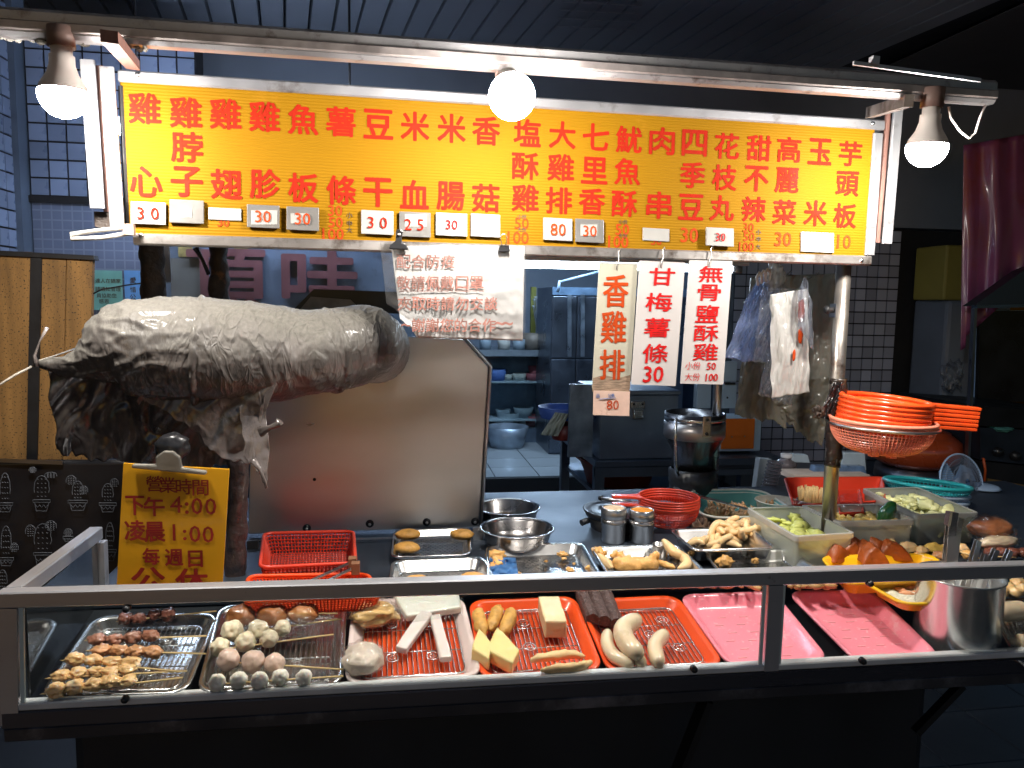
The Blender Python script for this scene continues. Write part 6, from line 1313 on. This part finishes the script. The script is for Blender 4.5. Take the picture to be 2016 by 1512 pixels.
# bottles and napkins behind red tub
t = thing('plastic_bottle', 'smoky plastic bottle with a white cap behind the red tub', 'bottle', cz(1545, 960, 0)); c = onY(1545, 960, 2.45); c.z = ZC
s_ = mpp(c); hh = onY(1545, 893, 2.45).z-ZC
MB().lathe(c, [(0, 0), (19*s_, 0), (20*s_, hh*.5), (17*s_, hh*.6), (10*s_, hh*.75), (10*s_, hh*.8)], 24).build('body', mat('smoky_plastic', (.14,.11,.11), .25, 0, .2, coat=.5), t); MB().lathe(c, [(11*s_, hh*.8), (11.5*s_, hh*.99), (8*s_, hh), (0, hh)], 20).build('cap', whiteP, t)
t = thing('ribbed_cups', 'leaning stack of ribbed clear plastic cups left of the bottle', 'cups', cz(1522, 965, 0)); a = onY(1512, 968, 2.3); b = onY(1526, 914, 2.3)
for i in range(9): p0_ = a.lerp(b, i/8); MB().lathe(p0_, [(.022, 0), (.026, .006), (.024, .009)], 20, Matrix.Rotation(.12, 3, 'Y')).build('cup', clear('cup_plastic', (.75,.70,.72), .15, .1, milky=.25, milk=(.5,.45,.45)), t, solid=.001)
t = thing('paper_bag_stack', 'stack of pale grey paper bags leaning beside the ribbed cups', 'paper bags', onY(1500, 968, 2.4)); MB().prism([onY(1487, 968, 2.4), onY(1506, 968, 2.4), onY(1520, 905, 2.4), onY(1496, 903, 2.4)], (0, .03, 0)).build('stack', mat('grey_paper', (.45,.47,.48), .8, 0, .1, 30, stretch=(10, 1, 1)), t)
for i, (x0, y0, x1, y1, m_, lb) in enumerate(((1560, 912, 1720, 945, mat('cardboard_tan', (.55,.44,.36), .8), 'tan cardboard sheet lying across the red tub'), (1600, 918, 1708, 935, mat('blue_film_pack', (.12,.20,.34), .3, 0, .3, 30, coat=.5), 'blue plastic wrapped pack on the cardboard'), (1655, 893, 1708, 925, mat('blue_white_pack', (.50,.58,.64), .4, 0, .1, 20, .5, 30), 'pale white pack standing behind the blue one'), (1558, 896, 1596, 910, MATS['blue_white_pack'], 'folded white packet behind the bottle'))):
    a = onY(x0, y1, 2.28+i*.05); b = onY(x1, y0, 2.28+i*.05); d_ = .10 if i == 0 else .03; zz = b.z if i else a.z+.012
    tag(MB().prism([V((a.x, a.y, a.z)), V((b.x, a.y, a.z-.004)), V((b.x-.01, a.y, zz)), V((a.x+.008, a.y, zz+.004))], (0, d_, 0)).build('packet', m_, None, bevel=.002), lb, 'packet')
# teal basket stack, fan, orange drum at right
def rbask(x, y, Y, rpx, hpx, m, label, group):
    c = onY(x, y, Y); r_ = rpx*mpp(c); return strainer(c, r_, hpx*mpp(c), m, label=label, name='round_basket', cat='basket', handle=False, group=group, n=64, rows=7, wire=.0035, rimr=.006, tilt=(R(-4), R(4.0)))
rbask(1823, 980, 2.0, 72, 30, mat('pale_blue_basket', (.42,.52,.66), .4), 'bottom pale blue basket of the stack behind the right frosted box', 'round baskets stacked at the right')
rbask(1823, 968, 2.0, 74, 25, MATS['pale_blue_basket'], 'pale blue basket in the middle of the stack behind the right frosted box', 'round baskets stacked at the right')
rbask(1825, 952, 1.99, 76, 25, tealP, 'teal round basket on top of the stack behind the right frosted box', 'round baskets stacked at the right')
t = thing('basket_stand', 'dark crate carrying the round baskets at the right', 'crate', V((1.5, 2.0, ZC))); c = onY(1823, 985, 2.0); MB().box((c.x-.07, 1.95, ZC+.001), (c.x+.07, 2.09, max(ZC+.01, c.z-.045))).build('crate', blackp, t)
fan = thing('desk_fan', 'small blue desk fan with wire guard behind the teal basket', 'fan', V((1.75, 2.14, ZC))); fc = onY(1893, 950, 2.14); fr_ = 56*mpp(fc); Mf = Matrix.Rotation(R(12), 3, 'Z') @ Matrix.Rotation(R(-15), 3, 'X') @ Matrix.Rotation(R(90), 3, 'X')
for rz_, rr2, tr in ((0, 1.0, .003), ): MB().tube([fc+Mf@V((fr_*math.cos(a*.2618/2), fr_*math.sin(a*.2618/2), 0)) for a in range(48)], tr, 8, closed=True).build('guard_rim', blueP, fan)
mb = MB()
for i in range(60):
    a = i*math.pi/30; mb.tube([fc+Mf@V((fr_*k_*math.cos(a+.5*k_), fr_*k_*math.sin(a+.5*k_), .022*(1-k_**2))) for k_ in (.12, .4, .7, 1.0)], .0009, 4, cap=False)
for k_ in (.35, .6, .82): mb.tube([fc+Mf@V((fr_*k_*math.cos(a*.2618/1), fr_*k_*math.sin(a*.2618/1), .022*(1-k_**2))) for a in range(24)], .0010, 4, closed=True)
mb.build('guard_wires', mat('fan_wire', (.16,.20,.28), .4), fan)
for i in range(3):
    a0 = i*2.094; MB().prism([fc+Mf@V((fr_*rr3*math.cos(a0+da), fr_*rr3*math.sin(a0+da), -.012-.012*da)) for rr3, da in ((.15, 0), (.85, .0), (.88, .5), (.75, 1.0), (.2, 1.2))], Mf@V((0, 0, .002))).build('blade', mat('fan_blade', (.22,.38,.62), .3, 0, .05, coat=.4), fan)
MB().lathe(fc, [(0, .004), (fr_*.17, .002), (fr_*.17, -.03), (0, -.05)], 20, Mf).build('motor', blueP, fan)
ft_ = onY(1930, 1000, 2.16); ft_.z = ZC+.004; MB().tube([fc+V((.02, .03, -.05)), onY(1924, 975, 2.16), ft_], [.009, .010, .012], 12).build('stand', blueP, fan); MB().lathe(ft_, [(0, .012), (.045, .008), (.055, 0), (0, 0)], 24).build('foot', blueP, fan)
dr = onY(1800, 905, 3.0); t = thing('orange_drum', 'large rounded orange drum behind the pink colander', 'drum', dr)
s_ = mpp(dr); MB().lathe(V((dr.x, dr.y, onY(1800, 915, 3.0).z)), [(0, 0), (60*s_, 0), (78*s_, .03), (83*s_, .07), (80*s_, .11), (66*s_, .135), (62*s_, .137), (60*s_, .15), (40*s_, .165), (0, .17)], 48).build('shell', mat('orange_enamel', (.48,.075,.02), .25, .1, .15, 6, coat=.5), t)
t2c = V((dr.x, dr.y, onY(1800, 916, 3.0).z)); t = thing('drum_stand', 'dark round stove under the orange drum', 'stove', t2c-V((0, 0, .5))); MB().lathe(t2c, [(0, -.001), (70*s_, -.002), (72*s_, -.05), (60*s_, -.08), (60*s_, -.9), (0, -.9)], 32).build('body', steeld, t)
# right side: column, yellow box, curtain, hood, stove
k0 = onY(1852, 900, 3.3); k1 = onY(1906, 590, 3.3); t = thing('grey_cabinet', 'tall blue-grey cabinet beside the dark doorway', 'cabinet', V((k0.x, 3.3, 0))); MB().box((k0.x-.02, 3.3, 0), (k1.x+.06, 3.55, k1.z)).build('body', mat('cabinet_grey', (.14,.165,.21), .5, 0, .1, 4), t, bevel=.02)
k0 = onY(1857, 592, 3.28); k1 = onY(1910, 483, 3.28); t = thing('yellow_box', 'dull yellow-green box on top of the grey cabinet', 'box', k0); MB().box((k0.x, 3.28, k0.z+.003), (k1.x, 3.5, k1.z)).build('body', mat('mustard_box', (.26,.22,.045), .6, 0, .1, 6), t, bevel=.01)
t = thing('crumpled_bag', 'small crumpled clear bag stuck to the grey cabinet', 'plastic bag', onY(1872, 742, 3.25)); MB().blob(onY(1874, 742, 3.25), (.05, .02, .065), .7, 2.2, 5, 4).build('film', filmb, t)
cu = thing('curtain', 'purple and pink tarpaulin curtain hanging at the right edge', 'curtain', onY(1950, 280, 3.0))
def cfn(u, v):
    x = 1897+u*170; y0 = 286-u*30; y1 = 672-u*150 if u > .06 else 690-u*100; y = y0+(y1-y0)*v; x -= v*6
    return onY(x, y, 3.0+.02*math.sin(u*11+v*.8)+.05*noise.noise(V((u*5, v*1.5, 7))))
MB().grid(cfn, 90, 30).build('tarpaulin', mat('purple_tarp', (.27,.075,.19), .3, 0, .25, 3, .2, 5, coat=.35, dirt=((.32,.06,.07), 4, .5, .2)), cu, solid=.002)
hd = thing('range_hood', 'dark steel cooking hood with a sloping top at the right edge', 'range hood', onY(1990, 800, 2.75))
Yk = 2.8
def kk(x, y, Y=Yk): return onY(x, y, Y)
MB().prism([kk(1916, 603), kk(2120, 600), kk(2120, 490), kk(2016, 532)], (0, .06, 0)).build('canopy', mat('hood_steel', (.06,.075,.10), .35, .7, .2, 4), hd)
MB().bar(kk(1918, 604), kk(1900, 1000), .012, .02, up=(0, 1, 0)).build('front_post', steeld, hd); MB().bar(kk(1918, 604, Yk-.01), kk(2120, 600, Yk-.01), .012, .03, up=(0, 1, 0)).build('front_edge', mat('hood_edge', (.10,.14,.19), .3, .8), hd)
MB().prism([kk(1925, 790, 3.25), kk(2120, 792, 3.25), kk(2120, 610, 3.25), kk(1930, 612, 3.25)], (0, .02, 0)).build('back_plate', mat('greasy_black_plate', (.02,.02,.024), .25, .5, .4, 6, coat=.3), hd)
sv = thing('gas_range', 'black gas range with round knobs at the right edge', 'stove', kk(1990, 900))
MB().prism([kk(1925, 800), kk(2120, 812), kk(2120, 850), kk(1925, 838)], (0, .5, 0)).build('cooktop', mat('range_black', (.012,.013,.016), .4, .4, .3, 8), sv)
MB().prism([kk(1930, 905), kk(2120, 925), kk(2120, 852), kk(1930, 842)], (0, .45, 0)).build('control_panel', mat('range_panel', (.035,.045,.065), .4, .6, .2, 8), sv)
MB().prism([kk(1930, 1100), kk(2120, 1110), kk(2120, 928), kk(1930, 908)], (0, .45, 0)).build('front_panel', mat('range_front', (.012,.012,.014), .5, .2, .3, 8), sv)
for x, y in ((1962, 889), (1996, 897), (2030, 903)): MB().lathe(kk(x, y, Yk-.001), [(0, .025), (.017, .022), (.021, 0)], 18, Matrix.Rotation(R(90), 3, 'X')).build('knob', blackp, sv)
MB().prism([kk(1945, 948, Yk-.01), kk(2100, 985, Yk-.01), kk(2100, 970, Yk-.01), kk(1945, 942, Yk-.01)], (0, .008, 0)).build('brass_strip', mat('brass_strip', (.30,.19,.07), .5, .4), sv)
tag(MB().blob(kk(1968, 844, Yk+.02), (.05, .04, .012), .5, 2.5, 3, 3).build('green_rag', mat('green_rag', (.06,.22,.20), .7)), 'folded teal rag on the gas range at the right edge', 'rag')
tag(MB().tube([kk(1938, 950, 2.78), kk(1940, 925, 2.78), kk(1936, 902, 2.78)], .005, 8).build('orange_hose', mat('orange_hose', (.6,.10,.02), .4)), 'short orange hose rising beside the desk fan', 'hose')

# kitchen behind
Yf = 7.4
fz = .128
def kf(x, y, Y=Yf): return onY(x, y, Y)
ks = mat('kitchen_steel', (.24,.28,.34), .35, .6, .15, 4); kw = mat('kitchen_wall', (.17,.21,.27), .5, 0, .15, 2, .1, 20)
kw_ = MB().box((-1.0, 8.6, 0), (4.6, 8.7, 3.2)); struct('kitchen_back_wall', kw_, kw)
struct('kitchen_side_wall', MB().box((-.62, 3.7, 0), (-.5, 8.6, 3.2)), kw)
struct('kitchen_right_wall', MB().box((3.2, 3.7, 0), (3.3, 8.6, 3.2)), kw)
gf = thing('glass_fridge', 'low glass-fronted display fridge with lit shelves in the kitchen', 'fridge', kf(1025, 880))
a = kf(952-60, 882); b = kf(1104, 700); dk = mat('fridge_frame', (.16,.22,.30), .35, .6)
MB().box((a.x, Yf, b.z-.01), (b.x+.05, Yf+.5, b.z+.05)).build('top_slab', mat('slab_grey', (.20,.24,.28), .4, .4), gf)
MB().box((a.x, Yf+.45, fz), (b.x, Yf+.5, b.z-.012)).build('back', mat('fridge_back', (.18,.30,.44), .5), gf)
for x in (a.x, b.x-.03): MB().box((x, Yf, fz), (x+.03, Yf+.44, b.z-.012)).build('side', dk, gf)
MB().box((a.x+.03, Yf+.01, fz), (b.x-.032, Yf+.44, fz+.14)).build('base', dk, gf)
for y in (755, 830): z = kf(1025, y).z; MB().box((a.x+.03, Yf+.03, z), (b.x-.032, Yf+.44, z+.012)).build('shelf', mat('pale_shelf', (.40,.50,.58), .4), gf)
MB().box((a.x+.03, Yf+.002, fz+.14), (b.x-.032, Yf+.008, b.z-.014)).build('glass_pane', glass, gf)
inm = [mat('in%d' % i, c_, .6) for i, c_ in enumerate(((.10,.18,.50), (.32,.08,.10), (.50,.50,.46), (.25,.32,.38)))]
inn = ['blue', 'dark red', 'whitish', 'grey']
for i, (x, y, w_, h_, m_) in enumerate(((978,752,40,22,0),(1022,752,30,14,2),(1052,752,26,28,1),(1078,752,24,18,3),(990,828,30,16,3),(1030,828,40,20,3),(1070,828,26,14,2),(1000,880,46,26,3),(1050,880,40,20,1),(1000,718,20,12,2),(1050,722,34,14,1))):
    c = kf(x, y, Yf+.2); s_ = mpp(c); MB()
    z = c.z
    z = min([kf(1025, 755).z+.013, kf(1025, 830).z+.013, fz+.141], key=lambda q_: abs(q_-z))
    tag(MB().lathe((c.x, c.y, z), [(0, 0), (w_*s_*.38, 0), (w_*s_*.5, h_*s_), (w_*s_*.46, h_*s_), (w_*s_*.34, .008), (0, .008)], 20).build('fridge_dish', inm[m_]), inn[m_]+' dish on a shelf inside the low glass-fronted fridge', 'dish', 'dishes inside the glass-fronted fridge')
# things on the fridge
tz = b.z+.051
for i, (x, y, w_, h_, m_, lb) in enumerate(((955,690,24,26,3,'grey box'),(992,690,26,24,2,'whitish tin'),(1022,690,26,20,3,'dark grey bowl'),(1050,690,40,32,2,'woven tin of cutlery'),(1090,690,10,28,2,'slim white bottle'))):
    c = kf(x, y, Yf+.12); s_ = mpp(c); tag(MB().lathe((c.x, c.y, tz), [(0, 0), (w_*s_*.46, 0), (w_*s_*.5, h_*s_), (w_*s_*.45, h_*s_), (w_*s_*.42, .01), (0, .01)], 18).build('container', inm[m_] if i != 3 else mat('woven_tin', (.22,.19,.16), .5, .3)), lb+' standing on top of the low kitchen fridge', 'container')
t = thing('utensil_jar', 'clear jar of upright spoons and whisks on the kitchen fridge', 'utensil jar', kf(1068, 690, Yf+.15)); c = kf(1068, 690, Yf+.15); c.z = tz; s_ = mpp(c)
MB().lathe(c, [(0, 0), (12*s_, 0), (8*s_, 20*s_), (14*s_, 60*s_), (15*s_, 62*s_)], 20).build('jar', clear('jar_glass', (.8,.85,.9), .2, .05), t, solid=.003)
for i in range(9):
    a_ = random.uniform(-.25, .25); b2 = c+V((a_*.2, 0, .04)); e_ = c+V((a_*.55, random.uniform(-.04, .04), random.uniform(.38, .50))); MB().tube([b2, e_, e_+V((0, 0, .03))], [.005, .005, .018], 8).build('utensil', mat('utensil_grey', (.38,.42,.46), .4, .5), t)
# tall fridges
tf = thing('tall_fridge', 'tall dark stainless double-door fridge in the kitchen', 'fridge', kf(1150, 880, 6.9)); Yt = 6.8
a = onY(1080, 900, Yt); b = onY(1250, 568, Yt); zm = onY(1150, 706, Yt).z; x2 = onY(1128, 900, Yt).x
fm_ = mat('fridge_steel', (.15,.18,.23), .28, .9, .12, 4)
MB().box((a.x, Yt+.01, fz), (b.x+.5, Yt+.7, b.z)).build('body', fm_, tf)
for x0, x1 in ((a.x+.005, x2-.005), (x2+.005, x2+.5)):
    MB().box((x0, Yt-.02, zm+.006), (x1, Yt+.008, b.z-.08)).build('door', fm_, tf, bevel=.006); MB().box((x0, Yt-.02, fz+.02), (x1, Yt+.008, zm-.006)).build('door', fm_, tf, bevel=.006)
for px in (1121, 1147): 
    p0_ = onY(px, 702, Yt-.05); p1_ = onY(px, 580, Yt-.05); MB().bar(p0_, p1_, .035, .02, up=(0, 1, 0)).build('handle', mat('handle_bright', (.40,.48,.58), .3, .9), tf)
MB().box((a.x, Yt-.03, b.z-.07), (b.x+.5, Yt-.002, b.z)).build('header', mat('header_blue', (.16,.26,.40), .35, .6), tf)
kp = MB().tube([onY(1102, 552, 6.6), onY(1098, 575, 6.6)], .012, 8); kp.tube([onY(1100, 556, 6.6), onY(1180, 535, 6.6)], .012, 8); tag(kp.build('water_pipe', mat('pipe_blue', (.30,.40,.52), .4)), 'pale bent pipe above the tall kitchen fridge', 'pipe')
t = thing('yellow_door_frame', 'narrow olive yellow upright left of the tall kitchen fridge', 'door frame', onY(1050, 700, 7.9)); k0 = onY(1044, 690, 7.9); k1 = onY(1056, 565, 7.9); MB().box((k0.x, 7.9, fz), (k1.x, 7.95, k1.z)).build('upright', mat('olive_yellow', (.20,.20,.03), .6), t)
bs = kf(998, 862, 7.2); t = thing('wash_basin', 'dull metal wash basin on the kitchen floor before the fridge', 'basin', V((bs.x, 7.2, fz))); s_ = mpp(bs); rb = 40*s_
MB().lathe(V((bs.x, 7.2, fz)), [(0, .005), (rb*.75, .005), (rb, .2), (rb*1.06, .2), (rb*.8, 0), (0, 0)], 32).build('shell', mat('basin_metal', (.35,.42,.50), .35, .7), t)
